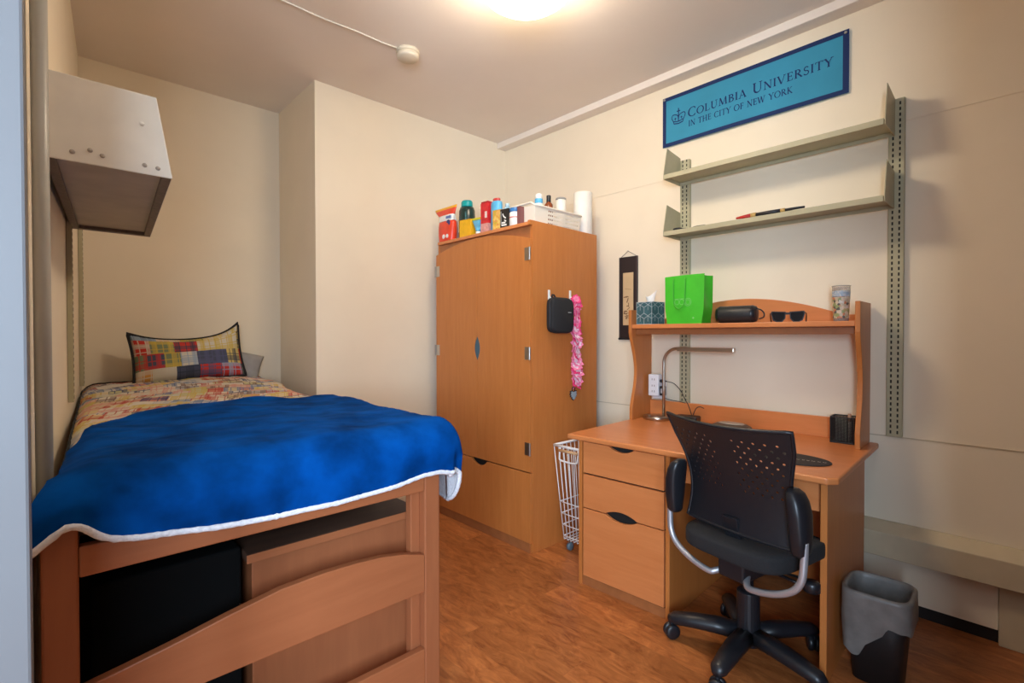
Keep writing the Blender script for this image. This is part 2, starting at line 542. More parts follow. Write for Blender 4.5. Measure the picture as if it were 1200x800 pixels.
PATCH = plaid_mat('patchwork_plaid', 0.105, (
    [(.64, .52, .28), (.66, .58, .44), (.60, .26, .18), (.66, .60, .50), (.44, .44, .46), (.64, .52, .34), (.68, .63, .54), (.54, .52, .30), (.66, .48, .36)],
    [(.45, .06, .05), (.06, .07, .16), (.62, .58, .52), (.58, .42, .10), (.20, .12, .10), (.62, .30, .25), (.12, .18, .34)]), 14.0, 1.0)
q = MB()
Vq = q.grid(56, 110, quilt_pt, uvf=lambda u, v: (u * 1.35 + 0.1 * sin(v * 6), v * 2.235))
# close ends and underside
q.face([v for v in Vq[0]][::-1]); q.face([v for v in Vq[-1]])
lo = [Vq[j][0] for j in range(111)]; hi = [Vq[j][-1] for j in range(111)]
for j in range(110):
    q.face([lo[j], lo[j + 1], hi[j + 1], hi[j]])
quilt = tag(q.build('quilt', PATCH, smooth=True), 'patchwork plaid quilt in yellow, red and cream spread over the bed', 'quilt')
MB().tube([Vector(quilt_pt(0.16, t / 60)) + Vector((0, 0, .002)) for t in range(61)], 0.006, 8).build('dark_piping', BLACKF, quilt, smooth=True)
MB().tube([Vector(quilt_pt(0.16 + 0.68 * t / 40, 1.0)) for t in range(41)], 0.007, 8).build('dark_piping', BLACKF, quilt, smooth=True)

# --- pillows
def pillow(name, w, h, th, m, cx, by, bz, lean, roll, uvs, sag=0.0, seam=None, earL=0, earR=0):
    e = thing(name, 'x', 'pillow', (cx, by, bz))
    e.rotation_euler = (radians(-lean), radians(roll), 0)
    def shape(u, v, side):
        a, b = u * 2 - 1, v * 2 - 1
        x = a * w / 2 * (1 - 0.05 * (1 - b * b) * abs(a))
        z = h / 2 + b * h / 2 * (1 - 0.06 * (1 - a * a))
        if b > 0:
            z -= sag * (1 - a * a) * b
            z += (earL if a < 0 else earR) * abs(a) ** 4 * b
        pr = max(0.0, (1 - a ** 4) * (1 - b ** 4)) ** 0.7
        y = side * th / 2 * pr + 0.008 * fbm(x, z, 9, side) * pr
        return (x, y, z)
    mb = MB()
    for side in (-1, 1):
        mb.grid(28, 22, lambda u, v: shape(u, v, side), uvf=lambda u, v: (u * w * uvs + .35, v * h * uvs + .2))
    bmesh.ops.remove_doubles(mb.b, verts=mb.b.verts, dist=1e-5)
    mb.build('pillow_body', m, e, smooth=True)
    if seam:
        loop = [shape(t / 28, 0, 1) for t in range(28)] + [shape(1, t / 22, 1) for t in range(22)] + [shape(1 - t / 28, 1, 1) for t in range(28)] + [shape(0, 1 - t / 22, 1) for t in range(23)]
        MB().tube(loop, 0.0085, 8, cap=False).build('piping', seam, e, smooth=True)
    return e
SHAM = plaid_mat('sham_plaid', 0.118, (
    [(.66, .62, .52), (.08, .09, .14), (.55, .05, .04), (.60, .30, .08), (.62, .58, .48), (.42, .45, .50), (.20, .24, .14), (.62, .48, .16)],
    [(.62, .56, .46), (.10, .11, .20), (.50, .05, .05), (.58, .42, .08), (.05, .06, .09), (.30, .38, .50), (.36, .42, .12)]), 13.0)
p1 = pillow('pillow', 0.575, 0.30, 0.15, SHAM, 0.650, 3.47, 0.978, 17, -3.5, 1.0, 0.035, BLACKF, 0.015, 0.05)
p1['label'] = 'patchwork plaid pillow with black piping propped at the bed head'
p2 = pillow('pillow', 0.40, 0.20, 0.11, mat('grey_cotton', (0.36, 0.34, 0.33), 0.9, vary=0.06, scale=30), 0.850, 3.60, 0.972, 12, 16, 1.0, 0.0)
p2['label'] = 'plain grey pillow peeking out behind the plaid pillow'

# --- blue blanket
def zhem_foot(x):
    P = [(-0.06, .80), (-0.028, .818), (-0.005, .838), (0.026, .862), (0.045, .862), (0.060, .852), (0.085, .828), (0.11, .816), (0.15, .807), (0.29, .790), (0.61, .777), (0.80, .786), (0.90, .800), (0.96, .800), (1.0, .79), (1.06, .785)]
    for (a, za), (b, zb) in zip(P, P[1:]):
        if x <= b:
            return za + (zb - za) * max(0, (x - a) / (b - a))
    return P[-1][1]
def yfar(x):
    P = [(-0.03, 1.80), (0.03, 1.87), (0.06, 2.04), (0.14, 2.16), (0.28, 2.34), (0.47, 2.46), (0.70, 2.44), (0.82, 2.36), (0.95, 2.40), (1.08, 2.36)]
    for (a, za), (b, zb) in zip(P, P[1:]):
        if x <= b:
            t = max(0, (x - a) / (b - a))
            return za + (zb - za) * t
    return P[-1][1]
NS, NT = 120, 110
def blanket_pt(u, v, off=0.0, ext=0.0):
    """u across (0 left .. 1 right hem), v along (0 far edge .. 1 foot hem)"""
    # across
    xr = 1.020
    if u < 0.80:
        k = u / 0.80
        s_x = 0.0 + (xr - 0.0) * k
        ds = 0.0
        over = 0.0
        kr = 0.0
    else:
        kr = (u - 0.80) / 0.20
        s_x = xr
        ds = kr
    # along
    yf = yfar(s_x)
    y0 = 1.490
    if v < 0.72:
        k = v / 0.72
        y = yf + (y0 - yf) * k
        kt = 0.0
    else:
        kt = (v - 0.72) / 0.28
        y = y0
    x = s_x
    tz = top_z(min(max(x, .05), 1.0), y) + 0.027
    # left edge spread by the foot post
    if x < 0.12:
        wgt = smooth(1.75, 1.5, y)
        x = x + (0.12 - x) * (1 - wgt) * 0.0 - 0.0
        le = -0.028 + 0.050 * smooth(1.42, 1.545, y) + (left_edge(y) - 0.018) * smooth(1.54, 1.75, y)
        x = le + (0.12 - le) * (s_x / 0.12)
        tz -= 0.03 * (1 - s_x / 0.12) ** 2
        x -= 0.032 * smooth(0.0, 0.7, kt) * (1 - s_x / 0.12)
    drop = 0.0
    wr = 0.0045 * abs(fbm(x * 1.6 + y * .5, y * 2.6 - x * .6, 3.0, 21.0)) * smooth(1.5, 1.9, y) + 0.006 * fbm(x, y, 4.0, 8.0) + 0.0025 * fbm(x * 0.8, y * 2.2, 9.0, 3.0)
    z = tz + wr + off
    px, py = x, y
    if kt > 0:
        zt = zhem_foot(x) - ext
        H = z - zt
        R = min(0.112, H * .66)
        L = H * kt * 1.22
        if L < R * pi / 2:
            a = L / R
            py = y0 - (y0 - 1.376) * sin(a); z = z - R * (1 - cos(a))
        else:
            py = 1.376
            z = zt + (z - R - zt) * (1 - (L - R * pi / 2) / max(1e-4, (H * 1.22 - R * pi / 2)))
        py += -0.007 * kt * (1 + sin(x * 15 + 1.5)) * smooth(0.9, 0.2, x) + 0.004 * kt * noise.noise(Vector((x * 11, z * 8, 1)))
        py -= off
    if ds > 0:
        # right-hand hang: lowest just behind the foot post
        zr = 0.70 + 0.0 * y
        if kt > 0:
            zr = 0.66 + (0.80 - 0.66) * smooth(0.0, 1.0, kt)
        else:
            zr = 0.655 + 0.09 * smooth(1.50, 1.9, y) + 0.10 * smooth(1.9, 2.4, y)
        zr -= ext
        H = max(0.03, z - zr)
        R = min(0.05, H * .5)
        L = H * ds * 1.1
        if L < R * pi / 2:
            a = L / R
            px = x + R * sin(a); z = z - R * (1 - cos(a))
        else:
            px = x + R + 0.012 * ds
            z = zr + (z - R - zr) * (1 - (L - R * pi / 2) / max(1e-4, (H * 1.1 - R * pi / 2)))
        px += 0.010 * ds * sin(y * 21) + off
        if kt > 0:
            # rounded corner, flaring a little
            px -= 0.020 * kt * ds
            py += 0.03 * kt * ds
    return (px, py, z)
bl = thing('blanket', 'royal blue plush blanket with white fleece edge draped over the bed foot', 'blanket', (0, 0, 0))
b1 = MB(); b1.grid(NS, NT, lambda u, v: blanket_pt(u, v))
b1.build('plush_face', BLUE, bl, smooth=True)
b2 = MB(); b2.grid(NS, NT, lambda u, v: blanket_pt(u, v, -0.009, 0.004))
o = b2.build('fleece_lining', SHERPA, bl, smooth=True)
o['label'] = 'white fleece lining'
hem = [Vector(blanket_pt(t / 160, 1.0, -0.004, 0.006)) for t in range(161)] + [Vector(blanket_pt(1.0, 1 - t / 110, -0.004, 0.006)) for t in range(1, 111)]
MB().tube(hem, [0.0085 + 0.0022 * noise.noise(Vector((i * .9, 0, 3))) for i in range(len(hem))], 8).build('hem', SHERPA, bl, smooth=True)

# ------------------------------------------------------------------ wall box over the bed, shelf standards in the alcove
wb = thing('wall_box', 'white sheet metal box with grey underside hung high over the bed', 'wall box', (0.0, 1.70, 0))
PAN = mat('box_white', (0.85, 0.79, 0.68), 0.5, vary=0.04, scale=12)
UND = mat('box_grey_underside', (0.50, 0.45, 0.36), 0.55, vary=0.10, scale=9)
RIV = mat('rivet_paint', (0.42, 0.36, 0.30), 0.5)
FRM = mat('box_trim_brown', (0.16, 0.12, 0.09), 0.5, vary=0.25, scale=60)
def bx(y):  # left edge of the box follows the wall
    return wlx(1.70 + y) + 0.004
D = 1.10
x0, x1b, x1t = bx(0) + .012, 0.272, 0.236
sx = 0.08
zb, zt = 1.700, 1.912
def shift(x, y):
    return x + sx * y
front = [(x0, 0, zb - .006), (x1b, 0, zb - .006), (x1t, 0, zt), (x0, 0, zt)]
MB().hexa([(a, 0, c) for a, b, c in front], [(a, 0.006, c) for a, b, c in front]).build('front_panel', PAN, wb, bevel=0.002)
MB().hexa([(x1b - .008, .006, zb), (x1b, .006, zb), (x1t, .006, zt), (x1t - .008, .006, zt)],
          [(shift(x1b - .008, D), D, zb), (shift(x1b, D), D, zb), (shift(x1t, D), D, zt), (shift(x1t - .008, D), D, zt)]).build('side_panel', PAN, wb)
MB().hexa([(x0, .006, zt - .008), (x1t, .006, zt - .008), (shift(x1t, D), D, zt - .008), (shift(x0, D), D, zt - .008)],
          [(x0, .006, zt), (x1t, .006, zt), (shift(x1t, D), D, zt), (shift(x0, D), D, zt)]).build('top_panel', PAN, wb)
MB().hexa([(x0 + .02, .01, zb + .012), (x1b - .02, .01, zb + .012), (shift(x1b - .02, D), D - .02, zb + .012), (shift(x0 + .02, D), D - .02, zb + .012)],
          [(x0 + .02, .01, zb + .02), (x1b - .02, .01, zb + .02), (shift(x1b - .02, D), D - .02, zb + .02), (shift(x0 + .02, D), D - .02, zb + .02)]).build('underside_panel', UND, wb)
for xa, xb in ((x0, x0 + .022), (x1b - .024, x1b - .001)):
    MB().hexa([(xa, .008, zb - .002), (xb, .008, zb - .002), (shift(xb, D), D, zb - .002), (shift(xa, D), D, zb - .002)],
              [(xa, .008, zb + .012), (xb, .008, zb + .012), (shift(xb, D), D, zb + .012), (shift(xa, D), D, zb + .012)]).build('edge_trim', FRM, wb, bevel=0.001)
MB().hexa([(shift(x0 + .022, D), D - .035, zb - .002), (shift(x1b - .024, D), D - .035, zb - .002), (shift(x1b - .024, D), D, zb - .002), (shift(x0 + .022, D), D, zb - .002)],
          [(shift(x0 + .022, D), D - .035, zb + .012), (shift(x1b - .024, D), D - .035, zb + .012), (shift(x1b - .024, D), D, zb + .012), (shift(x0 + .022, D), D, zb + .012)]).build('end_trim', FRM, wb, bevel=0.001)
for sxp, szp in ((.055, .018), (.115, .022), (.205, .018), (.235, .016), (.09, .03), (.20, .13)):
    MB().lathe([(0.001, -.004), (.005, -.003), (.006, 0.0)], (x0 + sxp, 0, zb + szp), 12, 'y').build('rivet', RIV if szp < .1 else PAN, wb, smooth=True)
MB().box((x0 + .002, .01, zb), (x0 + .012, D * .98, zt - .01)).build('wall_flange', PAN, wb).rotation_euler = (0, 0, -math.atan(sx))

def standard(loc, rotz, h, label, group, w=0.058, d=0.024):
    """slotted steel upright: local x across, front towards -y"""
    e = thing('shelf_standard', label, 'shelf upright', loc, rotz, group)
    cn = MB()
    t = 0.003
    cn.box((-w / 2, -d, 0), (-w / 2 + t, 0, h)).box((w / 2 - t, -d, 0), (w / 2, 0, h))
    cn.box((-w / 2 + t, -d, 0), (w / 2 - t, -d + t, h))
    cn.build('channel', OLIVE, e, bevel=0.001)
    sl = MB()
    n = int(h / 0.0254)
    for i in range(n):
        z = 0.012 + i * 0.0254
        for xs in (-0.0125, 0.0125):
            sl.box((xs - 0.0032, -d - 0.0004, z), (xs + 0.0032, -d + 0.0002, z + 0.0145))
    sl.build('slots', OLIVED, e)
    return e
# standards on the left wall of the alcove
standard((wlx(2.70) + .001, 2.70, 0.98), radians(90) - math.atan(0.08), 1.30, 'olive slotted steel upright on the alcove side wall, nearer one', 'alcove shelf uprights', 0.04, 0.018)
standard((wlx(3.52) + .001, 3.52, 0.98), radians(90) - math.atan(0.08), 1.30, 'olive slotted steel upright on the alcove side wall, in the far corner', 'alcove shelf uprights', 0.04, 0.018)

# ------------------------------------------------------------------ wall shelves on the right
RZ = radians(-90)      # local -y faces -x (into the room) ; local x -> -y world
standard((WX, 0.464, 0.79), RZ, 1.515, 'olive slotted steel shelf upright at the right end of the wall shelves', 'wall shelf uprights')
standard((WX, 1.478, 0.79), RZ, 1.50, 'olive slotted steel shelf upright behind the green bag at the left shelf end', 'wall shelf uprights')
def shelf(zf, label):
    """zf = bottom of the front lip; local x out from wall is -x world"""
    e = thing('wall_shelf', label, 'shelf', (WX - 0.024, 0.464, zf), 0, 'olive wall shelves')
    L_, dp = 1.043, 0.190
    y0, y1 = 0.012, L_ - 0.004
    B('shelf_board', (-dp, y0, 0.018), (-0.004, y1, 0.026), OLIVE, e, 0.002)
    B('front_lip', (-dp - .003, y0, 0.0), (-dp, y1, 0.026), OLIVE, e, 0.002)
    B('back_lip', (-0.008, y0, 0.0), (-0.004, y1, 0.018), OLIVE, e, 0.001)
    for yy in (0.006, L_ - 0.002):
        MB().prism([(0.0, 0.0), (-dp - .002, 0.0), (-dp - .002, 0.028), (-dp + .035, 0.185), (0.0, 0.165)], lambda a, b, h: (a, h, b), yy, yy + 0.003).build('end_bracket', OLIVE, e)
    return e
shelf(2.140, 'upper olive steel wall shelf, empty, below the blue banner')
shelf(1.815, 'lower olive steel wall shelf holding a beaded cord and a red stick')

st = thing('painted_stick', 'slim black stick with red and gold ends on the lower wall shelf', 'stick', (WX - 0.185, 1.105, 1.8545), 0)
def seg(name, ya, yb, r0, r1, m, par):
    MB().tube([(0, -ya, 0.0), (0.0, -(ya + yb) / 2, 0.001), (0, -yb, 0)], [r0 * 1.25, (r0 + r1) * .625, r1 * 1.25], 10).build(name, m, par, smooth=True)
REDP = mat('red_lacquer', (0.50, 0.02, 0.015), 0.4)
GOLD = mat('gold_paint', (0.55, 0.34, 0.10), 0.35)
seg('red_tip', 0.0, 0.075, .004, .010, REDP, st)
seg('gold_band', 0.075, 0.10, .0105, .0105, GOLD, st)
seg('black_shaft', 0.10, 0.215, .0085, .0085, BLACKP, st)
seg('gold_band', 0.215, 0.235, .0085, .008, GOLD, st)
seg('black_shaft', 0.235, 0.32, .006, .004, BLACKP, st)
ring = MB().tube([(0.022 * cos(t / 20 * 2 * pi), 0.022 * sin(t / 20 * 2 * pi), 0) for t in range(21)], 0.0065, 8)
ring.tube(bez([(0.0, -0.022, 0), (.01, -.07, -.002), (-.005, -.11, -.002), (.0, -.16, -.002)]), 0.004, 8)
o = tag(ring.build('beaded_cord', BLACKP, smooth=True), 'coiled black cord at the left end of the lower wall shelf', 'cord')
o.location = (WX - 0.180, 1.435, 1.849)

# ------------------------------------------------------------------ banner with lettering
def arc(cx, cy, rx, ry, a0, a1, n=16):
    return [(cx + rx * cos(radians(a0 + (a1 - a0) * i / n)), cy + ry * sin(radians(a0 + (a1 - a0) * i / n))) for i in range(n + 1)]
TK, TN = 0.155, 0.068
def V_(x, y0=0, y1=1): return ([(x, y0), (x, y1)], TK)
def H_(x0, x1, y): return ([(x0, y), (x1, y)], TN)
def SF(x, y, hw=0.14): return ([(x - hw, y), (x + hw, y)], TN)
G = {
 'C': (0.86, [(arc(.48, .5, .42, .48, 50, 310, 22), 'v'), ([(.76, .74), (.76, .93)], TN), ([(.76, .10), (.76, .22)], TN)]),
 'O': (1.0, [(arc(.5, .5, .43, .48, 0, 360, 30), 'v')]),
 'L': (0.70, [V_(.18), SF(.18, .97), H_(.04, .64, .03), ([(.64, .03), (.66, .22)], TN)]),
 'U': (0.92, [([(.18, 1), (.18, .35)] + arc(.46, .35, .28, .33, 180, 360, 14) + [(.74, .35), (.74, 1)], 'u'), SF(.18, .97), SF(.74, .97)]),
 'M': (1.14, [([(.16, 0), (.22, 1)], TN), ([(.22, 1), (.57, .05)], TK), ([(.57, .05), (.92, 1)], TN), ([(.92, 1), (.98, 0)], TK), SF(.16, .03), SF(.97, .03)]),
 'B': (0.74, [V_(.18), (arc(.30, .75, .26, .22, 90, -90, 12), 'v'), (arc(.30, .27, .34, .25, 90, -90, 12), 'v'), H_(.04, .32, .97), H_(.18, .32, .53), H_(.04, .32, .03)]),
 'I': (0.36, [V_(.18), SF(.18, .97), SF(.18, .03)]),
 'A': (0.92, [([(.12, 0), (.45, 1)], TN), ([(.43, 1), (.80, 0)], TK), H_(.25, .66, .34), SF(.12, .03), SF(.80, .03)]),
 'N': (0.96, [([(.16, 0), (.16, 1)], TN), ([(.14, 1), (.80, 0)], TK), ([(.80, 0), (.80, 1)], TN), SF(.16, .03), SF(.80, .97), SF(.10, .97, .08)]),
 'V': (0.92, [([(.10, 1), (.46, 0)], TK), ([(.46, 0), (.80, 1)], TN), SF(.10, .97), SF(.80, .97)]),
 'E': (0.70, [V_(.18), H_(.04, .60, .97), H_(.18, .52, .52), H_(.04, .62, .03), ([(.60, .97), (.60, .80)], TN), ([(.62, .03), (.64, .22)], TN), ([(.52, .43), (.52, .61)], TN)]),
 'R': (0.84, [V_(.18), (arc(.30, .74, .28, .23, 90, -90, 12), 'v'), H_(.04, .32, .97), H_(.18, .32, .51), ([(.38, .50), (.78, .02)], TK), SF(.18, .03), SF(.78, .03, .08)]),
 'S': (0.62, [(arc(.30, .73, .20, .23, 40, 260, 14) + arc(.30, .27, .23, .24, 90, -150, 16), 0.10), ([(.48, .80), (.48, .94)], TN), ([(.08, .05), (.08, .22)], TN)]),
 'T': (0.80, [V_(.40), H_(.04, .76, .97), SF(.40, .03), ([(.05, .97), (.05, .80)], TN), ([(.75, .97), (.75, .80)], TN)]),
 'Y': (0.84, [([(.08, 1), (.42, .48)], TK), ([(.42, .48), (.76, 1)], TN), V_(.42, 0, .5), SF(.08, .97), SF(.76, .97), SF(.42, .03)]),
 'H': (0.98, [V_(.18), V_(.78), H_(.18, .78, .52), SF(.18, .97), SF(.18, .03), SF(.78, .97), SF(.78, .03)]),
 'F': (0.66, [V_(.18), H_(.04, .58, .97), H_(.18, .48, .52), SF(.18, .03), ([(.58, .97), (.58, .78)], TN), ([(.48, .43), (.48, .61)], TN)]),
 'W': (1.26, [([(.08, 1), (.34, 0)], TK), ([(.34, 0), (.62, .95)], TN), ([(.58, 1), (.86, 0)], TK), ([(.86, 0), (1.12, 1)], TN), SF(.08, .97), SF(.58, .97, .10), SF(1.12, .97)]),
 'K': (0.86, [V_(.18), ([(.24, .5), (.68, 1)], TN), ([(.30, .54), (.76, 0)], TK), SF(.18, .97), SF(.18, .03), SF(.68, .97, .1), SF(.76, .03, .1)]),
}
def stroke(mb, pts, wdt, fn):
    n = len(pts)
    L, R = [], []
    for i, (x, y) in enumerate(pts):
        ax, ay = pts[max(i - 1, 0)]; bx_, by_ = pts[min(i + 1, n - 1)]
        dx, dy = bx_ - ax, by_ - ay
        l = math.hypot(dx, dy) or 1
        dx, dy = dx / l, dy / l
        if wdt == 'v':
            w = TN + (TK - TN) * abs(dy) ** 1.5
        elif wdt == 'u':
            w = TK if x < .3 else (TN if x > .62 else TK - (TK - TN) * (x - .3) / .32)
        else:
            w = wdt
        L.append(fn(x - dy * w / 2, y + dx * w / 2)); R.append(fn(x + dy * w / 2, y - dx * w / 2))
    lv = mb.verts(L); rv = mb.verts(R)
    for i in range(n - 1):
        mb.face([lv[i], rv[i], rv[i + 1], lv[i + 1]])
def text_width(words, big, small, gap, track):
    w = 0
    for wi, word in enumerate(words):
        for i, chh in enumerate(word):
            w += G[chh][0] * (big if i == 0 else small) * 1.0 + track
        w += gap
    return w - gap
def set_text(words, big, small, gap, track, width, fn):
    """list of letter meshes, scaled horizontally to the given width; fn(x,y)->xyz"""
    k = width / text_width(words, big, small, gap, track)
    x = 0
    mb = MB()
    for word in words:
        for i, chh in enumerate(word):
            h = big if i == 0 else small
            adv, strokes = G[chh]
            for n_, (pts, wd) in enumerate(strokes):
                x00 = x
                stroke(mb, pts, wd, lambda a, b, x00=x00, h=h, n_=n_: fn((x00 + a * h) * k, b * h, n_))
            x += adv * h + track
        x += gap
    return mb

BW, BH = 0.980, 0.302
ban = thing('banner', 'light blue university banner with navy border pinned to the wall', 'banner', (WX - 0.006, 1.630, 2.402), RZ)
# local x runs to the right along the banner, -y out of the wall, z up
def ban_y(x, z):
    return -0.002 - 0.004 * (0.5 + 0.5 * noise.noise(Vector((x * 4, z * 3, 9)))) - 0.004 * sin(pi * x / BW) * (1 - z / BH)
CLOTH = mat('banner_blue', (0.034, 0.280, 0.440), 0.8, vary=0.06, scale=5)
NAVY = mat('banner_navy', (0.004, 0.022, 0.105), 0.8)
INK = mat('banner_ink', (0.004, 0.026, 0.125), 0.8)
mb = MB(); mb.grid(60, 20, lambda u, v: (u * BW, ban_y(u * BW, v * BH), v * BH)); mb.build('cloth', CLOTH, ban, smooth=True, solid=0.001, off=1)
bw_ = 0.0225
mb = MB()
def ring_pt(x, z): return (x, ban_y(x, z) - 0.0022, z)
for (xa, xb, za, zb_) in ((0, BW, 0, bw_), (0, BW, BH - bw_, BH), (0, bw_, bw_, BH - bw_), (BW - bw_ * 1.15, BW, bw_, BH - bw_)):
    mb.grid(60 if xb - xa > .5 else 3, 3 if xb - xa > .5 else 20, lambda u, v, xa=xa, xb=xb, za=za, zb_=zb_: ring_pt(xa + (xb - xa) * u, za + (zb_ - za) * v))
mb.build('border', NAVY, ban, smooth=True)
def ink(x, y, ox, oz, n_=0): 
    X, Z = ox + x, oz + y
    return (X, ban_y(X, Z) - 0.0026 - 0.00005 * n_, Z)
set_text(['COLUMBIA', 'UNIVERSITY'], 0.055, 0.043, 0.026, 0.004, 0.752, lambda x, y, n_: ink(x, y, 0.166, 0.138 + 0.020 * x, n_)).build('lettering', INK, ban)
set_text(['IN', 'THE', 'CITY', 'OF', 'NEW', 'YORK'], 0.034, 0.034, 0.016, 0.0025, 0.568, lambda x, y, n_: ink(x, y, 0.169, 0.084 + 0.0 * x, n_)).build('lettering', INK, ban)
# crown emblem
cr = MB()
def cst(pts, w, k=[0]):
    k[0] += 1
    kk = k[0]
    stroke(cr, pts, w, lambda a, b: ink(a * 0.084, b * 0.095, 0.062, 0.122, kk % 7))
cst([(.15, .06), (.5, .0), (.85, .06)], .07)
cst([(.12, .20), (.5, .14), (.88, .20)], .06)
cst([(.15, .06), (.12, .20)], .05); cst([(.85, .06), (.88, .20)], .05)
cst(bez([(.12, .20, 0), (-.02, .45, 0), (.06, .62, 0), (.30, .60, 0), (.46, .48, 0), (.5, .18, 0)], 6) and [(p.x, p.y) for p in bez([(.12, .20, 0), (-.02, .45, 0), (.06, .62, 0), (.30, .60, 0), (.46, .48, 0), (.5, .18, 0)], 6)], .055)
cst([(p.x, p.y) for p in bez([(.88, .20, 0), (1.02, .45, 0), (.94, .62, 0), (.70, .60, 0), (.54, .48, 0), (.5, .18, 0)], 6)], .055)
cst([(.5, .14), (.5, .98)], .07); cst([(.36, .80), (.64, .80)], .06)
cst([(.24, .24), (.27, .42)], .05); cst([(.76, .24), (.73, .42)], .05); cst([(.19, .36), (.34, .36)], .045); cst([(.66, .36), (.81, .36)], .045)
cr.build('crown_emblem', INK, ban)
for x, z in ((0.012, BH - 0.012), (BW - .014, BH - .014)):
    MB().lathe([(0.001, -.010), (.006, -.009), (.007, -.006), (.007, -.003)], (x, ban_y(x, z), z), 12, 'y').build('pin', STEEL, ban, smooth=True)

# ------------------------------------------------------------------ wardrobe
WD, WW, WH = 0.612, 0.925, 1.90
wr = thing('wardrobe', 'tall orange maple wardrobe with two arched doors and bottom drawer', 'wardrobe', (2.006, 1.991, 0))
MB().prism([(0.020, 0), (0.40, 0), (0.45, 0.03), (WD, 0.03), (WD, WH - .006), (0.0, WH), (0.0, WH - .028), (0.020, WH - .028)], lambda a, b, h: (a, h, b), 0, 0.020).build('side_panel', WOOD, wr, bevel=0.0015)
B('side_panel', (0.020, WW - .020, 0), (WD, WW, WH - .004), WOOD, wr, 0.0015)
B('top_panel', (0.0, 0.0202, WH - .028), (WD, WW - .0202, WH - .008), WOODH, wr, 0.002)
B('back_panel', (WD - .012, 0.0202, 0.03), (WD, WW - .0202, WH - .029), WOOD, wr, 0)
B('plinth', (0.012, 0.0202, 0.0), (0.03, WW - .0202, 0.058), WOODE, wr, 0.001)
B('header', (0.020, 0.0202, 1.70), (0.034, WW - .0202, WH - .029), WOODE, wr, 0.001)
B('gap_shade_board', (0.034, 0.0202, 0.06), (0.05, WW - .0202, WH - .029), GAP, wr, 0)  # black board behind the doors, paints the shade into the door gaps
YM = 0.474
def arch(y):  # door top, rising to the middle
    t = abs(y - YM) / 0.455
    return 1.862 - 0.062 * t ** 2
def door(ya, yb, side):
    pts = [(ya, 0.468)]
    # lens shaped half cut-out for the pull on the meeting edge
    n = 12
    pts.append((yb, 0.468))
    if side == 'r':      # meeting edge is yb
        for i in range(n + 1):
            t = i / n
            pts.append((yb - 0.026 * sin(pi * t), 1.09 + 0.15 * t))
    for i in range(15):
        y = yb + (ya - yb) * i / 14
        pts.append((y, arch(y)))
    if side == 'l':
        for i in range(n + 1):
            t = 1 - i / n
            pts.append((ya + 0.026 * sin(pi * t), 1.09 + 0.15 * t))
    return MB().prism(pts, lambda a, b, h: (h, a, b), 0.0, 0.019).build('door', WOOD, wr, bevel=0.0015)
d1 = door(0.0035, YM - .0022, 'r')
d2 = door(YM + .0022, WW - 0.001, 'l')
PULL = mat('pull_recess', (0.05, 0.11, 0.15), 0.4)
B('handle', (0.0045, YM - .030, 1.085), (0.010, YM - 0.0013, 1.245), PULL, d1, 0)
B('handle', (0.0045, YM + 0.0013, 1.085), (0.010, YM + .030, 1.245), PULL, d2, 0)
pts = [(0.001, 0.062), (WW - .001, 0.062), (WW - .001, 0.461), (0.555, 0.461)]
for i in range(15):
    t = i / 14
    pts.append((0.535 - 0.155 * t, 0.461 - 0.036 * sin(pi * t) ** .7))
pts.append((0.001, 0.461))
dr = MB().prism(pts, lambda a, b, h: (h, a, b), 0.0, 0.019).build('drawer', WOOD, wr, bevel=0.0015)
for y, z in ((0.012, 1.71), (0.012, 1.145), (0.012, 0.60), (WW - 0.012, 1.69), (WW - 0.012, 1.145), (WW - 0.012, 0.60)):
    h = MB()
    s = 1 if y < .5 else -1
    h.box((-0.003, y - s * .012 - .0, z - .036), (-.0003, y + s * .030, z + .036))
    h.tube([(-0.005, y - s * .013, z - .036), (-0.005, y - s * .013, z + .036)], 0.0055, 10)
    h.build('hinge', STEEL, wr)

# hooks, pouch and flower garland on the wardrobe side
def hook(x, z, label):
    e = thing('wall_hook', label, 'hook', (x, 1.991, z), 0, 'clear hooks on the wardrobe side')
    B('backplate', (-0.009, -0.005, -0.030), (0.009, -0.0005, 0.028), WHITE, e, 0.004)
    MB().tube(bez([(0, -.005, -.005), (0, -.012, -.016), (0, -.020, -.026), (0, -.027, -.020), (0, -.028, -.010)], 5), 0.0032, 8).build('prong', WHITE, e, smooth=True)
hook(2.160, 1.485, 'small white hook holding the black pouch')
hook(2.350, 1.492, 'small white hook holding the pink garland')
po = thing('pouch', 'black zip pouch hanging from the hook on the wardrobe side', 'pouch', (2.222, 1.955, 1.262))
def pouch_pt(u, v):
    a = 2 * pi * u
    ex = 0.36
    cx_, sy_ = cos(a), sin(a)
    x = 0.096 * math.copysign(abs(cx_) ** ex, cx_); z = 0.102 * math.copysign(abs(sy_) ** ex, sy_) + 0.102
    t = v * 2 - 1
    k = sqrt(max(0, 1 - abs(t) ** 3.2))
    return (x * (0.86 + .14 * k), t * 0.030, 0.102 + (z - 0.102) * (0.9 + .1 * k) + (0.02 if z > .15 else 0) * (x / .1) * -0.15)
mb = MB(); V = mb.grid(40, 12, pouch_pt, closed_u=True); mb.face(V[0]); mb.face(V[-1])
mb.build('pouch_body', BLACKF, po, smooth=True)
MB().tube([(0.098 * math.copysign(abs(cos(a)) ** .36, cos(a)), -0.006, 0.102 + 0.103 * math.copysign(abs(sin(a)) ** .36, sin(a))) for a in [2 * pi * k / 40 for k in range(41)]], 0.003, 6, cap=False).build('zip', BLACKP, po, smooth=True)
B('logo_tag', (0.035, -0.0335, 0.118), (0.062, -0.030, 0.1215), mat('tag_grey', (.5, .5, .5), .5), po, 0)
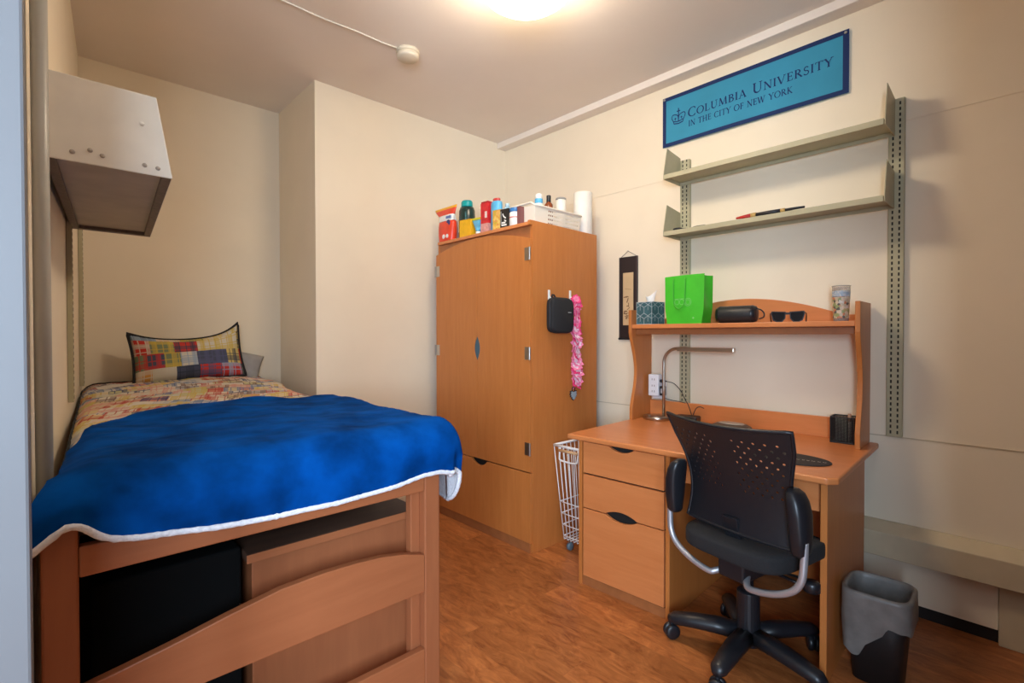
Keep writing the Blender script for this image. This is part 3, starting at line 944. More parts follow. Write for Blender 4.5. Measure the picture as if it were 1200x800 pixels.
MB().tube(bez([(-0.070, 0.0, 0.195), (-.066, .004, .222), (-.062, 0.012, 0.206), (-.052, .006, .222), (-.036, 0.0, 0.196)], 6), 0.0045, 8).build('loop', BLACKF, po, smooth=True)
ga = thing('flower_garland', 'pink and white flower garland hanging from the wardrobe hook', 'garland', (2.355, 1.965, 0.90))
PK = [mat('petal_hot_pink', (0.80, 0.05, 0.20), 0.8), mat('petal_pink', (0.84, 0.22, 0.38), 0.8), mat('petal_pale', (0.86, 0.62, 0.70), 0.8)]
MB().tube([(0, 0, 0.02), (0, .004, 0.30), (-.004, .004, 0.568)], 0.0025, 6).build('string', PK[1], ga)
rr = random.Random(5)
for i in range(24):
    z = 0.052 + i * 0.0222
    top = i > 13
    rad = 0.041 if not top else 0.036
    cx_ = 0.007 * sin(i * 2.4)
    # every blossom tilts its own way, mostly facing out from the wardrobe
    nv = Vector((rr.uniform(-.8, .8), -1.0, rr.uniform(-.5, .9))).normalized()
    t1 = nv.orthogonal().normalized(); t2 = nv.cross(t1)
    for m_, rs, dz in ((PK[0] if (top and i % 3) or i % 4 == 0 else PK[1], 1.0, 0.0), (PK[2] if not top or i % 3 == 0 else PK[1], 0.62, 0.006)):
        f = MB()
        nP = 8
        ph = rr.random() * 6
        for k in range(nP):
            a = ph + 2 * pi * k / nP
            r_ = rad * rs * rr.uniform(.85, 1.15)
            c0 = Vector((cx_, -0.022, z)) + nv * dz
            dirv = (t1 * cos(a) + t2 * sin(a)) + nv * rr.uniform(-.05, .35)
            sd = (t2 * cos(a) - t1 * sin(a)) * rad * rs * 0.40
            nrm = nv * 0.0014
            Pq = [c0 + dirv * .002, c0 + dirv * r_ * .6 + sd, c0 + dirv * r_, c0 + dirv * r_ * .6 - sd]
            Pq = [Vector((p.x, min(p.y, 0.018), p.z)) for p in Pq]
            f.hexa([p - nrm for p in Pq], [p + nrm for p in Pq])
        f.build('blossom', m_, ga)
tagm = MB()
leaf = [(0, -.046), (-.014, -.036), (-.012, -.028), (-.024, -.026), (-.020, -.018), (-.028, -.012), (-.021, -.006), (-.026, .004), (-.012, .006), (0, .0), (.012, .006), (.026, .004), (.021, -.006), (.028, -.012), (.020, -.018), (.024, -.026), (.012, -.028), (.014, -.036)]
tagm.prism(leaf, lambda a, b, h: (a, h, b), -0.004, -0.0005)
tagm.build('leaf_charm', mat('charm_grey_blue', (.30, .38, .42), .5), ga)
MB().prism([(a * 1.25, (b + .02) * 1.2 - .02) for a, b in leaf], lambda a, b, h: (a, h, b), 0.0, 0.004).build('charm_backing', BLACKP, ga)
MB().tube([(-.010, 0, .0), (-.012, 0, .026), (.0, 0, .034), (.012, 0, .026), (.010, 0, .0)], 0.003, 8).build('charm_ring', BLACKP, ga, smooth=True)

# ------------------------------------------------------------------ things on top of the wardrobe
ZT = 1.8925
def bottle(name, label, cat, x, y, parts, z=ZT, seg=24, sx=1, sy=1, rotz=0):
    """parts: list of (part name, material, lathe profile)"""
    e = thing(name, label, cat, (x, y, z), rotz)
    for pn, m_, pr in parts:
        MB().lathe(pr, (0, 0, 0), seg, 'z', sx, sy).build(pn, m_, e, smooth=True, bevel=0)
    return e
def shade_auto(o):
    return o
ORED = mat('pouch_red', (0.78, 0.055, 0.02), 0.35, vary=0.15, scale=14)
OYEL = mat('pouch_yellow', (0.85, 0.42, 0.01), 0.35)
NAVYP = mat('navy_print', (0.01, 0.03, 0.16), 0.4)
BLUEP = mat('blue_plastic', (0.03, 0.16, 0.42), 0.35)
# detergent pouch: flared flat top, filled belly
e = thing('detergent_pouch', 'orange-red detergent refill pouch with yellow top at wardrobe corner', 'pouch', (2.055, 2.845, ZT), 0)
def pch(u, v):
    a = u * 2 - 1
    ww = 0.078 + 0.012 * sin(pi * min(1, v * 1.3)) + 0.050 * smooth(0.66, 1.0, v)
    th = 0.034 * (1 - v ** 3) + 0.0015
    return a * ww, th * sqrt(max(0, 1 - a ** 4)), v * 0.245
for side in (-1, 1):
    pass
def pouch_part(name, v0, v1, m_, grow=0.0):
    mb = MB()
    for side in (-1, 1):
        mb.grid(18, 10, lambda u, v, s=side: (s * (pch(u, v0 + (v1 - v0) * v)[1] + grow), -pch(u, v0 + (v1 - v0) * v)[0] * (1 + grow * 3) - 0.02 * smooth(.6, 1, v0 + (v1 - v0) * v) * -1, pch(u, v0 + (v1 - v0) * v)[2]))
    bmesh.ops.remove_doubles(mb.b, verts=mb.b.verts, dist=1e-4)
    bmesh.ops.holes_fill(mb.b, edges=mb.b.edges)
    return mb.build(name, m_, e, smooth=True)
pouch_part('pouch_body', 0.0, 0.58, ORED)
pouch_part('white_band', 0.575, 0.755, WHITE, 0.0012)
pouch_part('pouch_neck', 0.75, 0.93, ORED)
pouch_part('seal', 0.93, 1.0, OYEL)
for yy, zz, r_, m_, nm in ((-.045, .125, .022, NAVYP, 'label_spot'), (-.035, .162, .0, WHITE, ''), (0.0, .035, .016, WHITE, 'label_spot'), (-.04, .035, .014, WHITE, 'label_spot')):
    if nm:
        MB().lathe([(r_ * .9, -.002), (r_, 0.0)], (-0.0365 + (0.008 if zz > .1 else 0.002), yy, zz), 16, 'x').build(nm, m_, e)
MB().prism([(-.075, .155), (-.02, .155), (-.02, .172), (-.075, .172)], lambda a, b, h: (h, a, b), -0.0305, -0.027).build('label_spot', mat('label_blue', (.12, .2, .45), .4), e)
# white bag leaning behind it
mb = MB()
mb.grid(14, 12, lambda u, v: (0.0 + 0.022 * sin(pi * u) * (1 - v * .7) + 0.006 * noise.noise(Vector((u * 4, v * 4, 0))), (u - .5) * (0.13 - .03 * v), v * 0.165))
mb.grid(14, 12, lambda u, v: (-0.022 * sin(pi * u) * (1 - v * .7) - .001, (u - .5) * (0.13 - .03 * v), v * 0.165))
o = tag(mb.build('plastic_bag', mat('bag_white', (.62, .58, .60), .5), smooth=True), 'small white plastic bag behind the red detergent pouch', 'bag')
o.location = (2.150, 2.905, ZT)
# dark bottle, teal cap
DKG = mat('bottle_dark_green', (0.012, 0.035, 0.03), 0.25)
TEAL = mat('cap_teal', (0.0, 0.33, 0.33), 0.4)
e = bottle('shampoo_bottle', 'tall dark green bottle with teal cap on the wardrobe', 'bottle', 2.115, 2.705, [
    ('bottle_body', DKG, [(.050, 0), (.054, .006), (.056, .15), (.054, .200), (.046, .222), (.034, .226)]),
    ('cap', TEAL, [(.037, .2265), (.039, .232), (.039, .258), (.034, .268), (.020, .271)])], sx=.95, sy=1.08)
MB().prism([(-.030, .10), (.022, .10), (.022, .185), (-.030, .185)], lambda a, b, h: (-h * .8 - 0.0 + abs(a) * .12, a - 0.012, b), 0.0535, 0.0585).build('label_patch', mat('label_teal_print', (.06, .20, .22), .4, vary=.8, scale=60), e)
# yellow box
e = thing('soap_box', 'plain yellow carton in front of the dark bottle', 'box', (2.050, 2.615, ZT), 0.12)
B('carton', (-.025, -.052, 0), (.025, .052, .112), mat('carton_yellow', (.80, .42, .01), .45, vary=.08, scale=30), e, 0.0015)
B('lid_flap', (-.026, -.053, .1121), (.026, .053, .1145), mat('carton_yellow_dark', (.60, .30, .01), .5), e, 0.0008)
# light blue tube standing on its cap
e = thing('lotion_tube', 'light blue squeeze tube with yellow-green band beside the yellow carton', 'tube', (2.052, 2.505, ZT), 0.1)
MB().lathe([(.016, 0), (.018, .002), (.018, .022), (.014, .024)], (0, 0, 0), 20).build('cap', WHITE, e, smooth=True)
mb = MB(); V = mb.grid(24, 10, lambda u, v: ((.017 + (-.0145) * v) * cos(2 * pi * u), (.017 + .040 * v) * sin(2 * pi * u), .0245 + .075 * v), closed_u=True); mb.face(V[0]); mb.face(V[-1])
mb.build('tube_body', mat('tube_blue', (.12, .45, .68), .35, vary=.25, scale=25), e, smooth=True)
B('crimp', (-.004, -.058, .0995), (.004, .058, .114), mat('crimp_lime', (.60, .55, .03), .4), e, .001)
# white bottle with blue-navy label behind
bottle('lotion_bottle', 'white bottle with navy band standing behind the blue tube', 'bottle', 2.130, 2.500, [
    ('bottle_body', WHITE, [(.030, 0), (.033, .004), (.033, .10)]),
    ('label_band', NAVYP, [(.0335, .10), (.0338, .102), (.0338, .138), (.0335, .14)]),
    ('shoulder', WHITE, [(.033, .1405), (.026, .156), (.012, .166)]),
    ('cap', PAPER, [(.012, .1665), (.014, .168), (.014, .195), (.010, .199)])])
# red carton
REDC = mat('carton_red', (.58, .02, .025), .4, vary=.25, scale=30)
e = thing('red_carton', 'tall red carton with clear base between blue tube and blue bottle', 'box', (2.062, 2.432, ZT), 0.05)
B('carton', (-.024, -.034, .062), (.024, .034, .190), REDC, e, .002)
B('pale_base', (-.024, -.034, 0), (.024, .034, .0618), mat('carton_pink', (.66, .30, .27), .4, vary=.25, scale=40), e, .002)
B('white_print', (-.0255, -.026, .095), (-.0242, -.006, .135), mat('print_white', (.75, .6, .55), .5), e, 0)
B('red_lid', (-.022, -.032, .1903), (.022, .032, .201), mat('carton_red_dark', (.40, .015, .02), .4), e, .003)
# light blue bottle with red cap
LB = mat('bottle_sky_blue', (.10, .42, .70), .35, vary=.15, scale=25)
e = bottle('sky_blue_bottle', 'sky blue flat bottle with red cap next to the red carton', 'bottle', 2.068, 2.345, [
    ('bottle_body', LB, [(.040, 0), (.043, .005), (.043, .165), (.040, .182), (.030, .188)]),
    ('cap', mat('cap_red', (.55, .06, .05), .4), [(.027, .1885), (.028, .19), (.028, .203), (.024, .206)])], sx=.7)
bottle('pump_bottle', 'small pale blue bottle tucked behind the sky blue bottle', 'bottle', 2.150, 2.335, [
    ('bottle_body', mat('bottle_pale_blue', (.35, .55, .68), .4), [(.030, 0), (.032, .004), (.032, .145), (.018, .165)]),
    ('cap', mat('cap_pale', (.45, .62, .72), .4), [(.014, .1655), (.014, .185), (.010, .188)])])
# patterned yellow box
e = thing('tea_box', 'small yellow patterned box in front of the sky blue bottle', 'box', (2.036, 2.291, ZT), 0.12)
B('carton', (-.018, -.034, 0), (.018, .034, .118), glyph_print_mat('print_yellow', [(.72, .42, .05), (.66, .30, .06), (.75, .52, .14), (.55, .36, .04), (.72, .40, .10)], 70), e, .0015)
B('plain_side', (-.0185, -.0345, .002), (.0185, -.0341, .116), mat('carton_orange', (.72, .38, .10), .5), e, 0)
# black box with white figure
e = thing('black_box', 'black carton with white brush pattern near the white basket', 'box', (2.040, 2.225, ZT), 0.10)
B('carton', (-.020, -.034, 0), (.020, .034, .112), mat('carton_black', (.02, .018, .016), .45), e, .0015)
mb = MB()
def bp(a, b, n_=0): return (-.0206 - .00003 * n_, a, b)
for pts, w_ in (([(.012, .085), (.006, .07), (-.004, .06), (-.014, .056)], .008), ([(.02, .03), (-.01, .03)], .010), ([(.022, .016), (-.02, .016)], .009), ([(.0, .046), (-.016, .036)], .007), ([(.026, .10), (.026, .02)], .003)):
    stroke(mb, pts, w_, bp)
mb.build('white_print', WHITE, e)
# white jar blue lid
e = bottle('pill_jar', 'white jar with dark blue lid and red stripe on the wardrobe edge', 'jar', 2.048, 2.160, [
    ('jar_body', WHITE, [(.030, 0), (.033, .003), (.033, .078), (.028, .084)]),
    ('stripe', mat('stripe_red', (.55, .06, .06), .4), [(.0332, .048), (.0335, .0485), (.0335, .053), (.0332, .0535)]),
    ('lid', BLUEP, [(.030, .0845), (.031, .086), (.031, .106), (.028, .108)])])
e2 = thing('brown_box', 'narrow maroon carton between white jar and basket', 'box', (2.046, 2.108, ZT), 0.08)
B('carton', (-.018, -.012, 0), (.018, .012, .104), mat('carton_maroon', (.20, .07, .07), .5, vary=.1), e2, .001)
B('lid_flap', (-.0185, -.0125, .1042), (.0185, .0125, .107), mat('carton_maroon_dark', (.14, .05, .05), .5), e2, .0005)
bottle('spray_bottle', 'clear white spray bottle behind the black carton', 'bottle', 2.125, 2.235, [
    ('bottle_body', WHITE, [(.024, 0), (.026, .004), (.026, .10), (.012, .122)]),
    ('nozzle', PAPER, [(.010, .1225), (.011, .125), (.011, .142), (.005, .145)])])
# white perforated basket
BK = mat('basket_white', (.78, .72, .62), .45)
bk = thing('basket', 'white perforated plastic basket of toiletries on the wardrobe top', 'basket', (2.065, 2.012, ZT))
bl_, bwid, bh = 0.42, 0.215, 0.105
def wallpanel(fn, na, nb, holes):
    mb = MB()
    for i in range(na):
        for j in range(nb):
            a0, a1, b0, b1 = i / na, (i + 1) / na, j / nb, (j + 1) / nb
            if not holes(i, j):
                mb.face(mb.verts([fn(a0, b0), fn(a1, b0), fn(a1, b1), fn(a0, b1)]))
            else:
                am, bm = (a0 + a1) / 2, (b0 + b1) / 2
                ha, hb = (a1 - a0) * .33, (b1 - b0) * .40
                o_ = mb.verts([fn(a0, b0), fn(a1, b0), fn(a1, b1), fn(a0, b1)])
                i_ = mb.verts([fn(am - ha, bm - hb), fn(am + ha, bm - hb), fn(am + ha, bm + hb), fn(am - ha, bm + hb)])
                for k in range(4):
                    l = (k + 1) % 4
                    mb.face([o_[k], o_[l], i_[l], i_[k]])
    bmesh.ops.remove_doubles(mb.b, verts=mb.b.verts, dist=1e-5)
    return mb
tp = 0.012
hl = lambda i, j: 7 <= i < 25 and 1 <= j < 8 and (j % 2 == 1)
wallpanel(lambda a, b: (tp * (1 - b) + a * (bl_ - 2 * tp * (1 - b)), tp * (1 - b), b * bh), 26, 9, hl).build('basket_side', BK, bk, solid=0.002)
wallpanel(lambda a, b: (tp * (1 - b) + a * (bl_ - 2 * tp * (1 - b)), bwid - tp * (1 - b), b * bh), 26, 9, hl).build('basket_side', BK, bk, solid=0.002)
h2 = lambda i, j: False
wallpanel(lambda a, b: (tp * (1 - b), tp * (1 - b) + a * (bwid - 2 * tp * (1 - b)), b * bh), 4, 2, h2).build('basket_end', BK, bk, solid=0.002)
wallpanel(lambda a, b: (bl_ - tp * (1 - b), tp * (1 - b) + a * (bwid - 2 * tp * (1 - b)), b * bh), 4, 2, h2).build('basket_end', BK, bk, solid=0.002)
B('basket_floor', (tp, tp, 0.0), (bl_ - tp, bwid - tp, .003), BK, bk, 0)
rim = MB()
rp = [(0.0, .03, bh + .018), (0, .0, bh + .0), (.05, -.004, bh), (bl_ - .03, -.004, bh), (bl_ + .003, 0.0, bh), (bl_ + .003, bwid, bh), (bl_ - .03, bwid + .004, bh), (.05, bwid + .004, bh), (0, bwid, bh), (0, bwid - .03, bh + .018), (0.0, .03, bh + .018)]
rim.tube(rp, 0.006, 8, cap=False)
rim.build('rim', BK, bk, smooth=True)
AMB = mat('amber_glass', (.22, .05, .015), .2)
zb2 = ZT + 0.0035
bottle('white_bottle', 'white bottle with sky blue label standing in the basket', 'bottle', 2.175, 2.085, [
    ('bottle_body', WHITE, [(.022, 0), (.024, .003), (.024, .140)]),
    ('label_band', LB, [(.0243, .140), (.0245, .141), (.0245, .166), (.0243, .167)]),
    ('cap', WHITE, [(.020, .1675), (.021, .169), (.021, .192), (.015, .198)])], z=zb2)
bottle('amber_bottle', 'amber bottle with black cap standing in the basket', 'bottle', 2.262, 2.085, [
    ('bottle_body', AMB, [(.024, 0), (.026, .003), (.026, .148), (.013, .165)]),
    ('cap', BLACKP, [(.013, .1655), (.014, .167), (.014, .203), (.012, .205)])], z=zb2)
bottle('canister', 'white round canister with grey lid standing in the basket', 'canister', 2.375, 2.085, [
    ('canister_body', PAPER, [(.030, 0), (.032, .003), (.032, .196)]),
    ('lid', mat('lid_grey', (.30, .29, .27), .4), [(.033, .1965), (.033, .207), (.030, .210)])], z=zb2)
# paper towel roll
e = bottle('paper_towel_roll', 'white paper towel roll standing on the wardrobe back corner', 'paper roll', 2.577, 2.072, [
    ('paper', PAPER, [(.020, 0), (.0575, 0), (.060, .003), (.060, .277), (.0575, .28), (.020, .28)]),
    ('cardboard_core', mat('cardboard', (.42, .30, .18), .8), [(.0195, .002), (.0195, .281), (.017, .281), (.017, .27)])], seg=40)

# ------------------------------------------------------------------ rolling wire hamper between wardrobe and desk
hm = thing('wire_hamper', 'white wire rolling hamper standing between wardrobe and desk', 'hamper', (2.14, 1.715, 0))
HX, HY, HZ, HB_ = 0.40, 0.215, 0.617, 0.07
def hp(a, b, z):
    k = 1 - (z - HB_) / (HZ - HB_)
    ins = 0.048 * k
    insy = 0.035 * k
    return (ins + a * (HX - 2 * ins), insy + b * (HY - 2 * insy), z)
rim = MB()
c = [hp(0, 0, HZ), hp(1, 0, HZ), hp(1, 1, HZ), hp(0, 1, HZ)]
for i in range(4):
    rim.tube([c[i], c[(i + 1) % 4]], 0.0075, 8)
rim.build('rim', WIREW, hm, smooth=True)
wv = MB()
for i in range(7):
    b = i / 6
    wv.tube([hp(0, b, HZ), hp(0, b, HB_)], .0028, 6); wv.tube([hp(1, b, HZ), hp(1, b, HB_)], .0028, 6)
    wv.tube([hp(0, b, HB_), hp(1, b, HB_)], .0028, 6)
for i in range(1, 11):
    a = i / 11
    wv.tube([hp(a, 0, HZ), hp(a, 0, HB_)], .0028, 6); wv.tube([hp(a, 1, HZ), hp(a, 1, HB_)], .0028, 6)
wv.build('upright_wires', WIREW, hm, smooth=True)
wh = MB()
for z in (0.09, 0.155, 0.222, 0.290):
    cc = [hp(0, 0, z), hp(1, 0, z), hp(1, 1, z), hp(0, 1, z)]
    for i in range(4):
        wh.tube([cc[i], cc[(i + 1) % 4]], .003, 6)
wh.build('hoop_wires', WIREW, hm, smooth=True)
hd = MB()
hd.tube(bez([(-.002, .165, .612), (-.010, .165, .560), (-.012, .150, .540), (-.012, .05, .540), (-.010, .035, .560), (-.002, .035, .612)], 5), .005, 8)
hd.build('handle', WIREW, hm, smooth=True)
MB().tube([(-.012, .168, .596), (-.012, .032, .596)], .008, 10).build('wooden_grip', mat('pale_wood', (.60, .36, .18), .5), hm, smooth=True)
for a, b in ((0.08, 0.12), (0.92, 0.12), (0.08, 0.88), (0.92, 0.88)):
    p = hp(a, b, HB_)
    cw = MB()
    cw.tube([(p[0], p[1], HB_), (p[0], p[1], .045)], .006, 8)
    cw.build('caster_stem', STEEL, hm)
    MB().lathe([(.010, -.011), (.0225, -.010), (.0235, 0), (.0225, .010), (.010, .011)], (p[0] + .008, p[1], .024), 18, 'y').build('caster_wheel', mat('caster_blue_grey', (.10, .16, .20), .4), hm, smooth=True)

# ------------------------------------------------------------------ desk with hutch
DT = radians(2.5)
DP = Vector((1.985, 0.485, 0))
def DW(u, v, z):
    return (DP.x + u * cos(DT) - v * sin(DT), DP.y + u * sin(DT) + v * cos(DT), z)
dk = thing('desk', 'orange maple desk with drawer pedestal and a raised shelf hutch', 'desk', DP, DT)
ZD = 0.75
top = [(0.0, 0.03), (0.03, 0.0), (0.822, 0.0), (0.822, 1.172), (0.0, 1.172)]
MB().prism(top, lambda a, b, h: (a, b, h), ZD - .026, ZD).build('desktop', WOODH, dk, bevel=0.007, seg=3)
B('side_panel', (0.028, 0.034, 0.0), (0.70, 0.056, ZD - .0265), WOOD, dk, 0.002)
B('side_panel', (0.018, 1.093, 0.0), (0.70, 1.112, ZD - .0265), WOOD, dk, 0.002)
B('side_panel', (0.018, 0.624, 0.0), (0.70, 0.643, ZD - .0265), WOOD, dk, 0.002)
B('pedestal_base', (0.026, 0.6435, 0.0), (0.044, 1.0925, 0.046), WOODE, dk, 0.001)
B('pedestal_back', (0.68, 0.6435, 0.0), (0.698, 1.0925, ZD - .0265), WOOD, dk, 0)
B('modesty_panel', (0.60, 0.0565, 0.12), (0.618, 0.6235, ZD - .0265), WOOD, dk, 0)
B('inner_shadow_board', (0.046, 0.6435, 0.046), (0.052, 1.0925, ZD - .0265), GAP, dk, 0)
B('front_apron', (0.075, 0.0565, 0.604), (0.093, 0.6235, ZD - .0265), WOODH, dk, 0.002)
def scoop(ya, yb, n, depth, z, sgn):
    return [(ya + (yb - ya) * i / n, z + sgn * depth * sin(pi * i / n) ** .8) for i in range(n + 1)]
y0_, y1_ = 0.652, 1.086
def drawer_front(name, z0, z1, topcut, botcut, dd):
    pts = [(y0_, z0)]
    if botcut:
        pts += scoop(botcut[0], botcut[1], 12, botcut[2], z0, 1)
    pts += [(y1_, z0), (y1_, z1)]
    if topcut:
        pts += scoop(topcut[1], topcut[0], 12, topcut[2], z1, -1)
    pts.append((y0_, z1))
    return MB().prism(pts, lambda a, b, h: (h, a, b), 0.020, 0.038).build(name, WOODH, dk, bevel=0.0015)
drawer_front('drawer', 0.565, 0.7185, (0.80, 0.94, 0.022), None, 0)
drawer_front('drawer', 0.392, 0.557, None, (0.785, 0.955, 0.022), 0)
drawer_front('drawer', 0.050, 0.387, (0.785, 0.955, 0.024), None, 0)
# hutch
hu0, hu1 = 0.58, 0.818
def side_prof():
    P = [(hu1, ZD), (hu1, 1.395), (hu0, 1.395), (hu0, 1.262)]
    for i in range(1, 17):
        t = i / 16
        z = 1.262 + (0.815 - 1.262) * t
        P.append((hu0 + 0.055 * sin(pi * t) ** 1.3 + 0.012 * t, z))
    P.append((hu0 + 0.012, ZD))
    return P
for v0 in (0.034, 1.150):
    MB().prism(side_prof(), lambda a, b, h: (a, h, b), v0, v0 + .020).build('hutch_side', WOOD, dk, bevel=0.002)
B('hutch_shelf', (hu0 + .002, 0.0545, 1.286), (hu1 - .020, 1.1495, 1.310), WOODH, dk, 0.003)
B('shelf_rail', (hu0 + .050, 0.0545, 1.252), (hu0 + .066, 1.1495, 1.2855), WOODE, dk, 0.002)
B('hutch_backsplash', (hu1 - .018, 0.0545, ZD), (hu1 - .002, 1.1495, 0.850), WOODH, dk, 0.002)
ar = [(0.0545, 1.288), (1.1495, 1.288), (1.1495, 1.345)] + [(1.06 - 0.92 * i / 24, 1.345 + 0.098 * sin(pi * i / 24) ** 0.9) for i in range(25)] + [(0.0545, 1.345)]
MB().prism(ar, lambda a, b, h: (h, a, b), hu1 - .018, hu1 - .002).build('hutch_arch', WOODH, dk, bevel=0.002)

# things on the hutch shelf (top at z 1.310)
ZS = 1.3105
p = DW(0.665, 1.075, ZS)
e = thing('tissue_box', 'teal tissue box with white line pattern at the hutch left end', 'tissue box', p, radians(-8))
a_ = 0.056
TEALD = mat('tissue_teal', (0.035, 0.115, 0.135), .6, vary=.25, scale=18)
B('carton', (-a_, -a_, 0), (a_, a_, .130), TEALD, e, .001)
ln = MB()
def hexlines(fn):
    # cube lattice lines
    s_ = .0325
    segs = []
    for cx2 in (-.0565, 0.0, .0565):
        for cy2 in (.0, .065, .13):
            ox = 0.02825 if False else 0
            segs += [((cx2, cy2), (cx2, cy2 + s_)), ((cx2, cy2), (cx2 - .028, cy2 - .016)), ((cx2, cy2), (cx2 + .028, cy2 - .016))]
            segs += [((cx2 + .028, cy2 - .016), (cx2 + .028, cy2 - .016 - s_)), ((cx2, cy2 + s_), (cx2 + .028, cy2 + s_ + .016)), ((cx2, cy2 + s_), (cx2 - .028, cy2 + s_ + .016))]
    for (x1, y1), (x2, y2) in segs:
        def cl(x, y): return (max(-.0555, min(.0555, x)), max(.001, min(.129, y)))
        p1_, p2_ = cl(x1, y1), cl(x2, y2)
        if math.hypot(p1_[0] - p2_[0], p1_[1] - p2_[1]) > .004:
            stroke(ln, [p1_, p2_], .0021, fn)
hexlines(lambda a, b: (-a_ - .0004, -a, b))
hexlines(lambda a, b: (a, -a_ - .0004, b))
ln.build('line_pattern', mat('pattern_white', (.55, .62, .64), .6), e)
ts = MB()
ts.grid(14, 8, lambda u, v: (0.012 * sin(u * 6) * v + .006 * v, (u - .5) * (.045 + .035 * v) , .131 + v * (.050 + .018 * sin(u * 5 + 1)) ))
ts.build('tissue', mat('tissue_white', (.80, .80, .80), .9), e, smooth=True, solid=.001)
B('slot', (-.012, -.035, .1302), (.012, .035, .1308), GAP, e, 0)

GREEN = mat('green_fabric', (0.055, 0.52, 0.02), .55, vary=.08, scale=14)
e = thing('gift_bag', 'bright green non-woven tote bag standing on the hutch shelf', 'bag', DW(0.655, 0.838, ZS), radians(-1))
bw2, bd2, bh2 = 0.115, 0.050, 0.262
def bag_pt(a, b):
    # a in 0..4 around, b height
    k = smooth(0, .35, b)
    w_ = bw2 * (0.965 - .075 * (1 - k) + .05 * b + .01 * noise.noise(Vector((a * 2, b * 4, 0))))
    d_ = bd2 * (1.0 - .06 * b)
    f = a % 1.0
    i = int(a) % 4
    C4 = [(-d_, w_), (-d_, -w_), (d_, -w_), (d_, w_)]
    x0_, y0b = C4[i]; x1_, y1b = C4[(i + 1) % 4]
    x, y = x0_ + (x1_ - x0_) * f, y0b + (y1b - y0b) * f
    if i in (1, 3):
        y += (0.024 if i == 1 else -0.024) * sin(pi * f) * smooth(0.15, .85, b)
    if i == 0:
        x -= .008 * sin(pi * f) * sin(pi * b) * (1 - .5 * b)
    z = bh2 * b * (1 + .012 * sin(a * 2.4))
    return (x, y, z)
mb = MB(); V = mb.grid(48, 20, lambda u, v: bag_pt(u * 4, v), closed_u=True); mb.face(V[0])
mb.build('bag_body', GREEN, e, solid=.0018)
hd = MB()
hpts = bez([(-bd2 - .006, .060, .248), (-bd2 - .010, .058, .15), (-bd2 - .014, .050, .105), (-bd2 - .016, .020, .082), (-bd2 - .014, -.006, .105), (-bd2 - .010, -.010, .15), (-bd2 - .006, -.010, .248)], 6)
hd.tube(hpts, .0030, 8)
hd.build('handle', mat('green_cord', (.06, .45, .03), .5), e, smooth=True)
lg = MB()
for k, (yy, zz, rr_) in enumerate(((.035, .118, .013), (.006, .118, .013), (-.030, .116, .019), (-.030, .116, .012))):
    stroke(lg, arc(0, 0, rr_, rr_ * 1.1, 0, 360, 20), .0022, lambda a, b, yy=yy, zz=zz: (-bd2 - .0125, yy + a, zz + b))
stroke(lg, [(.05, .135), (-.01, .135)], .0022, lambda a, b: (-bd2 - .0122, a, b))
stroke(lg, arc(-.058, .030, .0028, .0028, 0, 360, 12), .0056, lambda a, b: (-bd2 - .0068, a, b))
lg.build('logo', mat('green_print', (.22, .58, .18), .5), e)

e = thing('speaker', 'black rounded portable speaker lying on the hutch shelf', 'speaker', DW(0.690, 0.592, ZS + .046), DT)
prf = [(.006, -.100), (.030, -.099), (.040, -.092), (.044, -.080), (.044, .080), (.040, .092), (.030, .099), (.006, .100)]
MB().lathe(prf, (0, 0, 0), 32, 'y').build('speaker_body', mat('speaker_cloth', (.018, .02, .022), .45, vary=.2, scale=200), e, smooth=True)
for s_ in (-1, 1):
    MB().lathe([(.030, s_ * .0992), (.038, s_ * .0975), (.0445, s_ * .083), (.0452, s_ * .080), (.0448, s_ * .078)], (0, 0, 0), 32, 'y').build('end_ring', BLACKP, e, smooth=True)
MB().tube(bez([(0, -.085, .030), (0, -.118, .020), (0, -.135, .0), (0, -.132, -.018), (0, -.112, -.026)], 6), .007, 8, flat=.5).build('strap', BLACKP, e, smooth=True)

e = thing('sunglasses', 'black sunglasses resting open on the hutch shelf', 'sunglasses', DW(0.650, 0.338, ZS), DT + radians(7))
LENS = mat('dark_lens', (.012, .011, .012), .22, spec=.25)
frm = MB()
def lens_poly(s_, grow=0):
    return [(s_ * (.012 - grow), .046 + grow), (s_ * (.066 + grow), .049 + grow), (s_ * (.068 + grow), .038), (s_ * (.060 + grow), .012 - grow), (s_ * (.046), .004 - grow), (s_ * (.028 - grow), .004 - grow), (s_ * (.014 - grow), .018)]
for s_ in (-1, 1):
    o_ = lens_poly(s_, .004); i_ = lens_poly(s_)
    n = len(o_)
    lo_o = frm.verts([(-.003, a, b) for a, b in o_]); hi_o = frm.verts([(.003, a, b) for a, b in o_])
    lo_i = frm.verts([(-.003, a, b) for a, b in i_]); hi_i = frm.verts([(.003, a, b) for a, b in i_])
    for k in range(n):
        l = (k + 1) % n
        frm.face([lo_o[k], lo_o[l], lo_i[l], lo_i[k]]); frm.face([hi_o[k], hi_i[k], hi_i[l], hi_o[l]])
        frm.face([lo_o[k], hi_o[k], hi_o[l], lo_o[l]]); frm.face([lo_i[k], lo_i[l], hi_i[l], hi_i[k]])
frm.box((-.003, -.012, .036), (.003, .012, .046))
frm.build('frame', BLACKP, e)
for s_ in (-1, 1):
    MB().prism(lens_poly(s_), lambda a, b, h: (h, a, b), -.001, .001).build('lens', LENS, e)
MB().tube(bez([(0, .071, .045), (.03, .080, .043), (.07, .088, .036), (.10, .090, .016), (.112, .090, .003)], 5), .0028, 6).build('temple', BLACKP, e, smooth=True)
MB().tube(bez([(0, -.071, .045), (.03, -.072, .043), (.07, -.070, .036), (.10, -.066, .016), (.112, -.064, .003)], 5), .0028, 6).build('temple', BLACKP, e, smooth=True)

